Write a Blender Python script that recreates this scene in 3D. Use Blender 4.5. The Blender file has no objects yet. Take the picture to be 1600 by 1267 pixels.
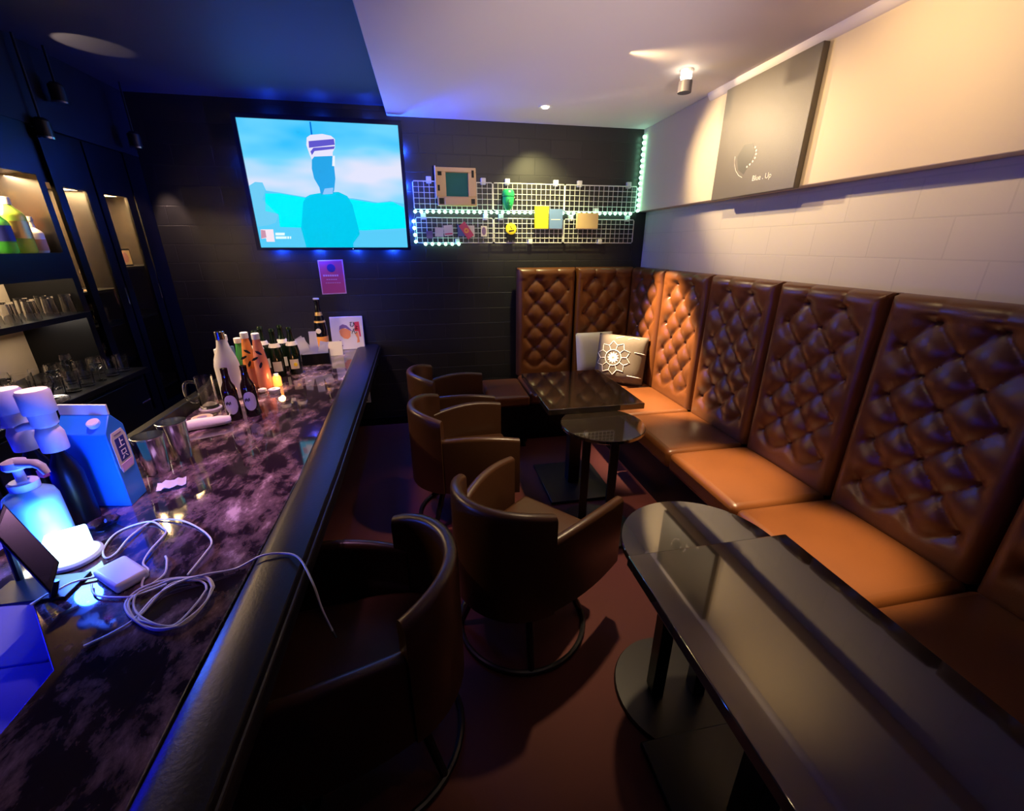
import bpy, bmesh, math, random
from mathutils import Vector, Matrix
random.seed(7)
PI = math.pi
S = bpy.context.scene
COL = S.collection

# ------------------------------------------------------------------ camera
cam_d = bpy.data.cameras.new('camera'); cam = bpy.data.objects.new('camera', cam_d); COL.objects.link(cam)
cam_d.sensor_width = 36.0; cam_d.lens = 657.3 / 1600 * 36.0; cam_d.clip_start = 0.03
cam.location = (0, 0, 1.55)
cam.rotation_euler = (math.radians(90 - 20.805), math.radians(0.0), math.radians(-10.906))
S.camera = cam

# ------------------------------------------------------------------ world, view, lights
w = bpy.data.worlds.new('world'); S.world = w; w.use_nodes = True
w.node_tree.nodes['Background'].inputs[0].default_value = (0.010, 0.009, 0.016, 1)
w.node_tree.nodes['Background'].inputs[1].default_value = 0.1
S.view_settings.view_transform = 'Standard'; S.view_settings.look = 'None'
S.view_settings.exposure = 0.0; S.view_settings.gamma = 1.0; S.view_settings.use_curve_mapping = False

def lamp(kind, name, loc, color, energy, target=None, **kw):
    d = bpy.data.lights.new(name, kind); d.color = color; d.energy = energy
    for k, v in kw.items(): setattr(d, k, v)
    o = bpy.data.objects.new(name, d); COL.objects.link(o); o.location = loc
    if target is not None:
        o.rotation_euler = (Vector(target) - Vector(loc)).to_track_quat('-Z', 'Y').to_euler()
    return o
WARM = (1.0, 0.72, 0.40); WARM2 = (1.0, 0.68, 0.32)
R = math.radians
# ceiling downlights (the lamp over the corner, the one by the canvas, and the rest of the rows behind the camera)
lamp('SPOT', 'downlight_corner', (0.872, 3.32, 2.42), (1.0, 0.88, 0.36), 110, (0.95, 3.75, 1.72), spot_size=R(78), spot_blend=0.9, shadow_soft_size=0.03)
lamp('SPOT', 'downlight_canvas', (0.872, 3.30, 2.42), (1.0, 0.74, 0.42), 130, (1.80, 2.55, 2.0), spot_size=R(50), spot_blend=0.8, shadow_soft_size=0.03)
lamp('SPOT', 'downlight_pillow', (0.872, 3.30, 2.42), WARM, 1500, (1.70, 2.93, 0.78), spot_size=R(30), spot_blend=0.5, shadow_soft_size=0.02)
lamp('SPOT', 'spot_canvas', (1.04, 2.40, 2.42), WARM2, 54, (1.826, 2.40, 2.04), spot_size=R(88), spot_blend=1.0, shadow_soft_size=0.025)
lamp('SPOT', 'spot_wall_near', (1.04, 1.50, 2.42), WARM2, 46, (1.826, 1.55, 2.06), spot_size=R(88), spot_blend=1.0, shadow_soft_size=0.025)
lamp('SPOT', 'spot_seat', (1.42, 1.72, 2.41), WARM, 820, (1.46, 1.68, 0.4), spot_size=R(22), spot_blend=0.8, shadow_soft_size=0.03)
lamp('SPOT', 'spot_seat', (1.40, 1.02, 2.41), WARM, 620, (1.44, 1.10, 0.4), spot_size=R(22), spot_blend=0.8, shadow_soft_size=0.03)
lamp('SPOT', 'spot_seat_far', (1.455, 2.545, 2.30), WARM, 460, (1.46, 2.62, 0.4), spot_size=R(24), spot_blend=0.9, shadow_soft_size=0.03)
lamp('SPOT', 'spot_chairs', (0.80, 1.80, 2.41), WARM, 170, (0.60, 1.85, 0), spot_size=R(62), spot_blend=0.9, shadow_soft_size=0.03)
lamp('SPOT', 'spot_floor', (0.55, 0.30, 2.41), WARM, 5, (0.75, 0.7, 0), spot_size=R(60), spot_blend=0.9, shadow_soft_size=0.03)
lamp('SPOT', 'ceiling_fill', (0.65, -0.5, 1.30), (1.0, 0.80, 0.72), 330, (0.70, 2.9, 2.44), spot_size=R(37), spot_blend=1.0, shadow_soft_size=0.15)  # added spot without a fixture, brightens the white ceiling
# bar side: pinkish pendants over the counter and an added blue light for the service aisle
lamp('SPOT', 'bar_pendant', (-0.80, 1.45, 2.40), (1.0, 0.48, 0.95), 100, (-0.88, 1.75, 0.7), spot_size=R(60), spot_blend=0.9, shadow_soft_size=0.05)
lamp('SPOT', 'bar_pendant', (-0.95, 2.75, 2.40), (1.0, 0.70, 0.55), 130, (-0.85, 3.05, 0.7), spot_size=R(58), spot_blend=0.9, shadow_soft_size=0.05)
lamp('SPOT', 'corner_spot', (-1.80, 3.56, 2.12), (1.0, 0.66, 0.55), 26, (-1.78, 3.75, 1.60), spot_size=R(40), spot_blend=0.7, shadow_soft_size=0.02)
lamp('AREA', 'aisle_blue_fill', (-1.64, 0.8, 0.80), (0.0, 0.005, 1.0), 12, (-1.2, 0.85, 0.3), shape='RECTANGLE', size=1.6, size_y=0.03)
lamp('POINT', 'desk_glow', (-1.02, 1.155, 0.86), (0.02, 0.09, 1.0), 8, shadow_soft_size=0.03)
# light of the television screen itself, and added blue points behind its edges for the wall glow
for lx in (-1.0, -0.67, -0.34):
    lamp('POINT', 'tv_light', (lx, 3.52, 1.95), (0.03, 0.08, 1.0), 8.0, shadow_soft_size=0.0)
for lx, lz, p_ in ((-1.10, 1.535, 14), (-0.82, 1.535, 16), (-0.54, 1.535, 16), (-0.26, 1.535, 16), (-0.126, 1.72, 14), (-0.126, 1.98, 14), (-0.126, 2.22, 10), (-1.0, 2.378, 3), (-0.67, 2.378, 3), (-0.34, 2.378, 3), (-1.222, 2.1, 5), (-1.222, 1.75, 5)):
    lamp('POINT', 'tv_wall_glow', (lx, 3.727, lz), (0.01, 0.07, 1.0), p_*0.6, shadow_soft_size=0.004)

# ------------------------------------------------------------------ materials
def mat(name, col, rough=0.5, metal=0.0, var=0.12, scale=8.0, bump=0.0, bscale=60.0, spec=0.5, **kw):
    m = bpy.data.materials.new(name); m.use_nodes = True; nt = m.node_tree; N = nt.nodes; L = nt.links
    b = N['Principled BSDF']
    b.inputs['Roughness'].default_value = rough; b.inputs['Metallic'].default_value = metal
    b.inputs['Specular IOR Level'].default_value = spec
    tc = N.new('ShaderNodeTexCoord'); nz = N.new('ShaderNodeTexNoise'); nz.inputs['Scale'].default_value = scale
    nz.inputs['Detail'].default_value = 3
    L.new(tc.outputs['Object'], nz.inputs['Vector'])
    mx = N.new('ShaderNodeMix'); mx.data_type = 'RGBA'
    mx.inputs['A'].default_value = tuple(c * (1 - var) for c in col[:3]) + (1,)
    mx.inputs['B'].default_value = tuple(min(1, c * (1 + var)) for c in col[:3]) + (1,)
    L.new(nz.outputs['Fac'], mx.inputs['Factor']); L.new(mx.outputs['Result'], b.inputs['Base Color'])
    if bump:
        n2 = N.new('ShaderNodeTexNoise'); n2.inputs['Scale'].default_value = bscale; n2.inputs['Detail'].default_value = 4
        L.new(tc.outputs['Object'], n2.inputs['Vector'])
        bp = N.new('ShaderNodeBump'); bp.inputs['Strength'].default_value = bump; bp.inputs['Distance'].default_value = 0.004
        L.new(n2.outputs['Fac'], bp.inputs['Height']); L.new(bp.outputs['Normal'], b.inputs['Normal'])
    for k, v in kw.items(): b.inputs[k].default_value = v
    return m
def emit(name, col, strength, base=None):
    m = bpy.data.materials.new(name); m.use_nodes = True; b = m.node_tree.nodes['Principled BSDF']
    b.inputs['Base Color'].default_value = tuple(base or col) + (1,)
    b.inputs['Emission Color'].default_value = tuple(col) + (1,); b.inputs['Emission Strength'].default_value = strength
    b.inputs['Roughness'].default_value = 0.4
    return m
def brickwall(name, c1, c2, bw, bh, bump=0.4, rough=0.6, axis='XZ', mort=0.012):
    """wallpaper or tile with a faint raised block pattern"""
    m = mat(name, c1, rough); nt = m.node_tree; N = nt.nodes; L = nt.links; b = N['Principled BSDF']
    tc = N.new('ShaderNodeTexCoord'); sp = N.new('ShaderNodeSeparateXYZ'); cb = N.new('ShaderNodeCombineXYZ')
    L.new(tc.outputs['Object'], sp.inputs[0])
    L.new(sp.outputs[0 if axis == 'XZ' else 1], cb.inputs[0]); L.new(sp.outputs[2], cb.inputs[1])
    bt = N.new('ShaderNodeTexBrick'); bt.inputs['Scale'].default_value = 1.0
    bt.inputs['Brick Width'].default_value = bw; bt.inputs['Row Height'].default_value = bh
    bt.inputs['Mortar Size'].default_value = mort * 0.3; bt.inputs['Mortar Smooth'].default_value = 0.3
    bt.inputs['Color1'].default_value = tuple(c1) + (1,); bt.inputs['Color2'].default_value = tuple(c2) + (1,)
    bt.inputs['Mortar'].default_value = tuple(x * 0.93 for x in c1) + (1,)
    L.new(cb.outputs[0], bt.inputs['Vector']); L.new(bt.outputs['Color'], b.inputs['Base Color'])
    bp = N.new('ShaderNodeBump'); bp.inputs['Strength'].default_value = bump; bp.inputs['Distance'].default_value = 0.003
    bp.invert = True
    L.new(bt.outputs['Fac'], bp.inputs['Height']); L.new(bp.outputs['Normal'], b.inputs['Normal'])
    return m
def stone(name, dark, mid, light, rough, scale, lo=0.42, hi=0.62, distort=1.6, coat=1.0):
    m = mat(name, dark, rough, spec=0.9); nt = m.node_tree; N = nt.nodes; L = nt.links; b = N['Principled BSDF']
    b.inputs['Coat Weight'].default_value = coat; b.inputs['Coat IOR'].default_value = 1.65; b.inputs['Coat Roughness'].default_value = 0.02
    tc = N.new('ShaderNodeTexCoord'); n1 = N.new('ShaderNodeTexNoise'); n1.inputs['Scale'].default_value = scale
    n1.inputs['Detail'].default_value = 9; n1.inputs['Roughness'].default_value = 0.68; n1.inputs['Distortion'].default_value = distort
    mp = N.new('ShaderNodeMapping'); mp.inputs['Rotation'].default_value = (0, 0, 0.9); mp.inputs['Scale'].default_value = (1.0, 0.62, 1.0)
    L.new(tc.outputs['Object'], mp.inputs[0]); L.new(mp.outputs[0], n1.inputs['Vector'])
    r = N.new('ShaderNodeValToRGB'); e = r.color_ramp.elements
    e[0].position = lo; e[0].color = tuple(dark) + (1,); e[1].position = hi; e[1].color = tuple(mid) + (1,)
    x = e.new(min(0.98, hi + 0.10)); x.color = tuple(light) + (1,)
    L.new(n1.outputs['Fac'], r.inputs[0]); L.new(r.outputs[0], b.inputs['Base Color'])
    return m
def glass(name, col=(1, 1, 1), rough=0.02, ior=1.45):
    return mat(name, col, rough, var=0.02, **{'Transmission Weight': 1.0, 'IOR': ior})

M = dict(
    leather=mat('brown_leather', (0.110, 0.035, 0.009), 0.34, var=0.15, scale=5, bump=0.12, bscale=220),
    leather_dk=mat('chair_leather', (0.055, 0.022, 0.009), 0.34, var=0.15, scale=5, bump=0.10, bscale=200),
    black_leather=mat('black_rail_leather', (0.008, 0.007, 0.010), 0.42, bump=0.15, bscale=120, spec=0.3),
    black=mat('black_metal', (0.008, 0.008, 0.009), 0.35), blackp=mat('black_lacquer', (0.003, 0.003, 0.004), 0.35, spec=0.25),
    white=mat('white_plastic', (0.75, 0.75, 0.75), 0.4, var=0.04), wire=mat('white_wire', (0.80, 0.80, 0.78), 0.4, var=0.03),
    paper=mat('cream_paper', (0.78, 0.72, 0.63), 0.7, var=0.05), cloth=mat('white_cloth', (0.78, 0.74, 0.68), 0.9, bump=0.5, bscale=70),
    ceil=mat('white_ceiling_paint', (0.78, 0.73, 0.74), 0.7, var=0.02, scale=1), dark_ceil=mat('dark_ceiling_paint', (0.022, 0.019, 0.034), 0.65, var=0.1, scale=1),
    cream=mat('cream_wall_paint', (0.68, 0.58, 0.43), 0.6, var=0.03, scale=1.5),
    wallr=brickwall('cream_block_wallpaper', (0.56, 0.51, 0.45), (0.58, 0.53, 0.46), 0.30, 0.15, 0.22, 0.6, 'YZ'),
    wallb=brickwall('dark_block_wallpaper', (0.015, 0.0145, 0.015), (0.020, 0.019, 0.020), 0.26, 0.13, 0.5, 0.42, 'XZ'),
    walld=mat('dark_wall_paint', (0.008, 0.008, 0.011), 0.5, spec=0.25), floor=mat('dark_red_floor', (0.075, 0.008, 0.006), 0.75, var=0.2, scale=3, bump=0.1, bscale=90),
    stone=stone('purple_brown_polished_stone', (0.018, 0.010, 0.014), (0.20, 0.12, 0.125), (0.62, 0.44, 0.44), 0.06, 10.0, 0.46, 0.60, 0.2, 0.15),
    table=stone('dark_polished_tabletop', (0.020, 0.014, 0.009), (0.045, 0.034, 0.022), (0.13, 0.11, 0.08), 0.05, 4.0, 0.52, 0.68, 2.0, 0.65),
    chrome=mat('brushed_steel', (0.62, 0.62, 0.64), 0.16, 1.0, var=0.05), canvas=mat('dark_grey_canvas', (0.105, 0.09, 0.075), 0.42, var=0.08, bump=0.15, bscale=300),
    glass=glass('clear_glass'), canvas_edge=mat('canvas_side', (0.06, 0.05, 0.05), 0.6),
    frosted=mat('frosted_white_glass', (0.80, 0.76, 0.72), 0.35, var=0.03, **{'Transmission Weight': 0.15}),
    brown_glass=mat('dark_brown_glass', (0.012, 0.005, 0.004), 0.07, spec=0.6), green_glass=mat('dark_green_glass', (0.006, 0.014, 0.007), 0.07, spec=0.6),
    grey_label=mat('grey_paper_label', (0.38, 0.36, 0.38), 0.5), orange_liq=mat('orange_drink', (0.85, 0.30, 0.08), 0.15, **{'Transmission Weight': 0.3}),
    pink_liq=mat('pink_drink', (0.80, 0.28, 0.20), 0.15, **{'Transmission Weight': 0.3}), green_liq=mat('bright_green_glass', (0.10, 0.55, 0.12), 0.12, **{'Transmission Weight': 0.4}),
    orange_label=mat('orange_label', (0.90, 0.38, 0.08), 0.5), gold=mat('gold_foil', (0.85, 0.55, 0.18), 0.35, 0.6), red=mat('red_print', (0.70, 0.05, 0.08), 0.5),
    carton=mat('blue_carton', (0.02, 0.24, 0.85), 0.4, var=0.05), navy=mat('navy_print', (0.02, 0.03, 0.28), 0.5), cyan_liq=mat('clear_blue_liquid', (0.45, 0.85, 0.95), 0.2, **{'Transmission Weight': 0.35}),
    kraft=mat('kraft_card', (0.70, 0.50, 0.24), 0.7, var=0.08), teal=mat('teal_felt', (0.02, 0.16, 0.16), 0.8), yellow=mat('yellow_cover', (0.88, 0.68, 0.02), 0.5, var=0.05),
    sky=mat('pale_blue_cover', (0.14, 0.25, 0.50), 0.5, var=0.05), green=mat('green_plastic', (0.02, 0.42, 0.13), 0.35), pinkc=mat('crimson_card', (0.62, 0.06, 0.14), 0.5), bluec=mat('blue_card', (0.08, 0.12, 0.35), 0.5),
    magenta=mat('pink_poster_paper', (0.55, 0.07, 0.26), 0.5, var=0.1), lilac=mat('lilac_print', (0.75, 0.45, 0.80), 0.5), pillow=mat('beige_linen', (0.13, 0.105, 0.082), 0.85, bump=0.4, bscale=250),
    pillow2=mat('white_linen', (0.55, 0.50, 0.45), 0.85, bump=0.4, bscale=250), print_w=mat('white_print', (0.85, 0.82, 0.78), 0.7), orange_p=mat('orange_ink', (0.85, 0.30, 0.10), 0.6), violet=mat('violet_ink', (0.22, 0.13, 0.28), 0.6),
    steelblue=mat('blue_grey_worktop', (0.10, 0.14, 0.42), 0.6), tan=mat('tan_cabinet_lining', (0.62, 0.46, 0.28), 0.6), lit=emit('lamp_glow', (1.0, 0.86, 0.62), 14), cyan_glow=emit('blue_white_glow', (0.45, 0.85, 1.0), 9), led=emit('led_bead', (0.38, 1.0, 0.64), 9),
    flame=emit('candle_glow', (1.0, 0.36, 0.06), 1.6), amber=emit('backlit_amber_strip', (1.0, 0.62, 0.22), 2.2), cork=mat('cork_coaster', (0.55, 0.40, 0.28), 0.8), tin=mat('aluminium_cup', (0.7, 0.7, 0.7), 0.3, 0.9),
    lime=mat('lime_spirit', (0.40, 0.62, 0.10), 0.2, **{'Transmission Weight': 0.3}), skin=mat('printed_face', (0.62, 0.30, 0.18), 0.5),
)

# ------------------------------------------------------------------ mesh helpers
def mesh_obj(name, bm, m, parent=None, smooth=True, bevel=0.0, seg=2, loc=None):
    bmesh.ops.recalc_face_normals(bm, faces=bm.faces)
    me = bpy.data.meshes.new(name); bm.to_mesh(me); bm.free()
    if smooth:
        for p in me.polygons: p.use_smooth = True
        try: me.set_sharp_from_angle(angle=R(38))
        except Exception: pass
    me.materials.append(m)
    o = bpy.data.objects.new(name, me); COL.objects.link(o)
    if parent is not None: o.parent = parent
    if loc is not None: o.location = loc
    if bevel:
        md = o.modifiers.new('bevel', 'BEVEL'); md.width = bevel; md.segments = seg; md.limit_method = 'ANGLE'; md.angle_limit = R(40)
    return o
def tag(o, label, cat, group=None):
    o['label'] = label; o['category'] = cat
    if group: o['group'] = group
    return o
def thing(name, label, cat, loc=(0, 0, 0), rz=0.0, group=None):
    o = bpy.data.objects.new(name, None); COL.objects.link(o); o.empty_display_size = 0.05
    o.location = loc; o.rotation_euler = (0, 0, rz); return tag(o, label, cat, group)
def struct(o): o['kind'] = 'structure'; return o
def dup(root, loc, rz, label, group=None):
    r = root.copy(); COL.objects.link(r); r.location = loc; r.rotation_euler = (0, 0, rz); r['label'] = label
    if group: r['group'] = group
    for ch in list(root.children):
        c = ch.copy(); COL.objects.link(c); c.parent = r
        for g in list(ch.children):
            d = g.copy(); COL.objects.link(d); d.parent = c
    return r
def bx(bm, x0, x1, y0, y1, z0, z1):
    v = [bm.verts.new(p) for p in ((x0,y0,z0),(x1,y0,z0),(x1,y1,z0),(x0,y1,z0),(x0,y0,z1),(x1,y0,z1),(x1,y1,z1),(x0,y1,z1))]
    for f in ((0,3,2,1),(4,5,6,7),(0,1,5,4),(1,2,6,5),(2,3,7,6),(3,0,4,7)): bm.faces.new([v[i] for i in f])
def box(name, x0, x1, y0, y1, z0, z1, m, parent=None, bevel=0.0, seg=2, smooth=True):
    bm = bmesh.new(); bx(bm, x0, x1, y0, y1, z0, z1); return mesh_obj(name, bm, m, parent, smooth, bevel, seg)
def lathe_bm(prof, n=24, bm=None, c=(0, 0, 0), capb=True, capt=True):
    bm = bm or bmesh.new(); rings = []
    for r, z in prof:
        rings.append([bm.verts.new((c[0] + r * math.cos(2*PI*i/n), c[1] + r * math.sin(2*PI*i/n), c[2] + z)) for i in range(n)])
    for a, b in zip(rings, rings[1:]):
        for i in range(n): bm.faces.new((a[i], a[(i+1) % n], b[(i+1) % n], b[i]))
    if capb: bm.faces.new(list(reversed(rings[0])))
    if capt: bm.faces.new(rings[-1])
    return bm
def lathe(name, prof, m, parent=None, n=24, c=(0, 0, 0), capb=True, capt=True): return mesh_obj(name, lathe_bm(prof, n, None, c, capb, capt), m, parent)
def tube_bm(pts, r, n=6, closed=False, bm=None):
    bm = bm or bmesh.new(); P = [Vector(p) for p in pts]; rings = []
    N = len(P); up0 = None
    for i, p in enumerate(P):
        a = P[i-1] if (i > 0 or closed) else p; b = P[(i+1) % N] if (i < N-1 or closed) else p
        t = (b - a).normalized()
        up = Vector((0, 0, 1)) if abs(t.z) < 0.95 else Vector((1, 0, 0))
        s = t.cross(up).normalized(); u = s.cross(t)
        rr = r[i] if isinstance(r, (list, tuple)) else r
        rings.append([bm.verts.new(p + (s * math.cos(2*PI*k/n) + u * math.sin(2*PI*k/n)) * rr) for k in range(n)])
    for i in range(N if closed else N-1):
        a, b = rings[i], rings[(i+1) % N]
        for k in range(n): bm.faces.new((a[k], a[(k+1) % n], b[(k+1) % n], b[k]))
    if not closed: bm.faces.new(list(reversed(rings[0]))); bm.faces.new(rings[-1])
    return bm
def tube(name, pts, r, m, parent=None, n=6, closed=False): return mesh_obj(name, tube_bm(pts, r, n, closed), m, parent)
def smooth_path(pts, k=6):
    P = [Vector(p) for p in pts]; out = []
    for i in range(len(P)-1):
        p0 = P[max(0, i-1)]; p1 = P[i]; p2 = P[i+1]; p3 = P[min(len(P)-1, i+2)]
        for j in range(k):
            t = j / k
            out.append(0.5*((2*p1) + (p2-p0)*t + (2*p0-5*p1+4*p2-p3)*t*t + (3*p1-p0-3*p2+p3)*t**3))
    out.append(P[-1]); return out
def poly(name, pts2, m, parent, plane='XZ', at=0.0, thick=0.002):
    """flat print: a thin polygon; pts2 in the plane, extruded by thick towards -Y (XZ), -X (YZ) or +Z (XY)"""
    bm = bmesh.new()
    f = {'XZ': lambda a, b, d: (a, at - d, b), 'YZ': lambda a, b, d: (at - d, a, b), 'XY': lambda a, b, d: (a, b, at + d)}[plane]
    v0 = [bm.verts.new(f(a, b, 0)) for a, b in pts2]; v1 = [bm.verts.new(f(a, b, thick)) for a, b in pts2]
    bm.faces.new(v0); bm.faces.new(list(reversed(v1))); n = len(pts2)
    for i in range(n): bm.faces.new((v0[i], v0[(i+1) % n], v1[(i+1) % n], v1[i]))
    return mesh_obj(name, bm, m, parent, smooth=False)
def text(name, body, size, m, parent, mw, extrude=0.0005):
    c = bpy.data.curves.new(name, 'FONT'); c.body = body; c.size = size; c.extrude = extrude; c.align_x = 'CENTER'; c.align_y = 'CENTER'; c.resolution_u = 3
    t = bpy.data.objects.new(name + '_src', c); COL.objects.link(t)
    bpy.context.view_layer.update()
    me = bpy.data.meshes.new_from_object(t.evaluated_get(bpy.context.evaluated_depsgraph_get()))
    bpy.data.objects.remove(t); me.materials.clear(); me.materials.append(m)
    o = bpy.data.objects.new(name, me); COL.objects.link(o); o.parent = parent; o.matrix_local = mw
    return o
def circ(cx, cy, r, n=20, a0=0.0): return [(cx + r*math.cos(a0 + 2*PI*i/n), cy + r*math.sin(a0 + 2*PI*i/n)) for i in range(n)]
def cushion_bm(x0, x1, y0, y1, z0, z1, crown=0.012, n=8):
    bm = bmesh.new(); bx(bm, x0, x1, y0, y1, z0, z1)
    bmesh.ops.subdivide_edges(bm, edges=[e for e in bm.edges if abs(e.verts[0].co.z - e.verts[1].co.z) < 1e-6], cuts=n-1, use_grid_fill=True)
    for v in bm.verts:
        if v.co.z > (z0+z1)/2:
            u = (v.co.x - x0)/(x1-x0)*2-1; t = (v.co.y - y0)/(y1-y0)*2-1
            v.co.z += crown * (1-u*u) * (1-t*t)
    return bm
YUP = Matrix.Rotation(PI/2, 4, 'X')      # text facing -Y

# ------------------------------------------------------------------ room shell
BY = 3.75; RX = 1.92; SX = 1.826; LX = -2.25; FY = -1.6; CZ = 2.44; DZ = 2.50; WX = -0.215
struct(box('floor', LX-0.1, RX+0.1, FY-0.1, BY+0.1, -0.1, 0.0, M['floor']))
struct(box('wall_back', LX-0.1, RX+0.1, BY, BY+0.1, 0.0, 2.7, M['wallb']))
struct(box('wall_right', RX, RX+0.1, FY, BY, 0.0, 2.7, M['wallr']))
struct(box('wall_left', LX-0.1, LX, FY, BY, 0.0, 2.7, M['walld']))
struct(box('wall_front', LX-0.1, RX+0.1, FY-0.1, FY, 0.0, 2.7, M['walld']))
struct(box('ceiling', LX-0.1, WX, FY, BY, DZ, 2.7, M['dark_ceil']))
struct(box('ceiling', WX, RX, FY, BY, CZ, 2.7, M['ceil'], bevel=0.006))
struct(box('wall_upper', SX, RX, FY, BY, 1.823, CZ, M['cream'], bevel=0.004))
bm = bmesh.new()
pr = [(0, 0), (-0.028, 0), (-0.028, -0.012), (-0.012, -0.036), (0, -0.040)]
va = [bm.verts.new((SX + a, FY + 0.01, CZ + b)) for a, b in pr]; vb = [bm.verts.new((SX + a, 2.86, CZ + b)) for a, b in pr]
for i in range(5): bm.faces.new((va[i], va[(i+1) % 5], vb[(i+1) % 5], vb[i]))
bm.faces.new(va); bm.faces.new(list(reversed(vb)))
struct(mesh_obj('trim_1', bm, M['ceil']))
struct(box('trim_2', LX, -1.9, -0.6, BY, 2.12, DZ, M['walld']))          # bulkhead above the back bar
struct(box('baseboard_back', -0.7, 0.40, BY-0.012, BY, 0.0, 0.07, M['blackp']))

# ------------------------------------------------------------------ bar
bar = thing('bar_counter', 'long low bar counter with polished purple brown stone top and black padded rail', 'bar counter', (0, 0, 0))
def slab(name, pts, z0, z1, m, parent, bevel=0.0):
    bm = bmesh.new(); a = [bm.verts.new((x, y, z0)) for x, y in pts]; b = [bm.verts.new((x, y, z1)) for x, y in pts]; n = len(pts)
    bm.faces.new(list(reversed(a))); bm.faces.new(b)
    for i in range(n): bm.faces.new((a[i], a[(i+1) % n], b[(i+1) % n], b[i]))
    return mesh_obj(name, bm, m, parent, bevel=bevel)
slab('worktop', [(-0.50, 0.16), (-0.52, 0.7), (-0.525, 1.5), (-0.625, 3.745), (-1.255, 3.745), (-1.255, 1.06), (-1.035, 1.035), (-0.81, 0.78), (-0.79, 0.16)], 0.695, 0.735, M['stone'], bar, 0.003)
# padded rail: convex section swept along the customer edge
bm = bmesh.new(); rings = []
for y, xi, xo in ((0.16, -0.505, -0.372), (0.7, -0.512, -0.372), (1.5, -0.525, -0.378), (2.6, -0.575, -0.405), (3.745, -0.63, -0.44)):
    sec = [(xi, 0.690), (xi, 0.733), (xi+0.010, 0.746), (xi+0.035, 0.754), (xo-0.045, 0.756), (xo-0.015, 0.748), (xo, 0.728), (xo, 0.690), (xo-0.02, 0.675), (xi+0.02, 0.675)]
    rings.append([bm.verts.new((x, y, z)) for x, z in sec])
for a, b in zip(rings, rings[1:]):
    for i in range(10): bm.faces.new((a[i], a[(i+1) % 10], b[(i+1) % 10], b[i]))
bm.faces.new(rings[0]); bm.faces.new(list(reversed(rings[-1])))
mesh_obj('arm_rail', bm, M['black_leather'], bar)
tube('rail_piping', [(-0.370, 0.16, 0.744), (-0.370, 0.7, 0.744), (-0.376, 1.5, 0.744), (-0.403, 2.6, 0.744), (-0.438, 3.74, 0.744)], 0.004, M['black_leather'], bar)
box('front_panel', -0.80, -0.74, 0.16, 3.745, 0.0, 0.695, M['blackp'], bar)
for fy in (0.5, 1.3, 2.1, 2.9, 3.6): box('bracket', -0.74, -0.46, fy-0.02, fy+0.02, 0.60, 0.675, M['black'], bar)
box('back_lip', -1.30, -1.255, 1.30, 3.745, 0.66, 0.80, M['blackp'], bar, 0.004)
box('service_panel', -1.02, -0.98, 1.04, 3.745, 0.0, 0.695, M['white'], bar)

ws = thing('added_worktop', 'added low blue worktop in the service gap behind the bar, catching blue light', 'worktop', (0, 0, 0))  # added surface to catch the blue light, blue also in its colour
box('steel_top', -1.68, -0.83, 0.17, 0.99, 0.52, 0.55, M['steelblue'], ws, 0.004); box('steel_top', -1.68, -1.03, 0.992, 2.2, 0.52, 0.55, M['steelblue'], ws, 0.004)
for a in (-1.64, -0.86):
    for b in (0.20, 0.96): box('leg', a-0.02, a+0.02, b-0.02, b+0.02, 0.0, 0.52, M['black'], ws)

# back bar: cabinets along the left wall
bb = thing('back_bar_shelving', 'black open back bar shelving with lit bottle bay and glass shelves', 'shelving', (0, 0, 0))
X0, X1 = LX+0.005, -1.9
box('back_panel', X0, X0+0.02, 0.3, 2.84, 0.865, 2.118, M['tan'], bb)
box('end_panel', X0+0.02, X1, 2.80, 2.84, 0.865, 2.118, M['blackp'], bb)
box('end_panel', X0+0.02, X1, 0.3, 0.34, 0.865, 2.118, M['blackp'], bb)
box('top_panel', X0+0.02, X1, 0.34, 2.80, 1.885, 2.118, M['blackp'], bb)
for z in (1.515, 1.205): box('shelf', X0+0.02, X1+(0.0 if z > 1.3 else 0.03), 0.34, 2.80, z-0.028, z, M['blackp'], bb)
box('valance', X1-0.02, X1, 0.34, 2.80, 1.385, 1.487, M['blackp'], bb)
lamp('AREA', 'bottle_bay_light', (-2.02, 2.55, 1.875), (1.0, 0.66, 0.32), 40.0, (-2.08, 2.55, 1.4), shape='RECTANGLE', size=0.5, size_y=0.04)
lamp('AREA', 'glass_bay_light', (-2.1, 2.45, 1.48), (1.0, 0.85, 0.65), 3.0, (-2.08, 2.45, 1.2), shape='RECTANGLE', size=0.7, size_y=0.04)
lamp('AREA', 'counter_glass_fill', (-2.1, 2.5, 1.17), (1.0, 0.85, 0.70), 2.5, (-1.9, 2.5, 0.87), shape='RECTANGLE', size=0.7, size_y=0.04)  # added fill, lifts the highlights on the counter glasses
lamp('SPOT', 'bulkhead_uplight', (-1.76, 2.88, 2.27), (1.0, 0.78, 0.5), 9, (-1.62, 2.98, 2.5), spot_size=R(46), spot_blend=0.2, shadow_soft_size=0.01)
bc = thing('back_counter', 'dark lacquered back counter with cupboard doors below the glass shelves', 'counter', (0, 0, 0))
box('counter_top', LX+0.005, -1.70, 0.3, 2.84, 0.835, 0.865, M['blackp'], bc, 0.003)
box('carcass', LX+0.005, -1.74, 0.3, 2.84, 0.0, 0.835, M['blackp'], bc)
for k in range(5):
    d = box('cupboard_door', -1.74, -1.722, 0.32+k*0.5, 0.80+k*0.5, 0.06, 0.81, M['blackp'], bc, 0.003)
    tube('handle', [(-1.705, 0.70+k*0.5, 0.68), (-1.705, 0.78+k*0.5, 0.68)], 0.005, M['chrome'], d)

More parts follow.
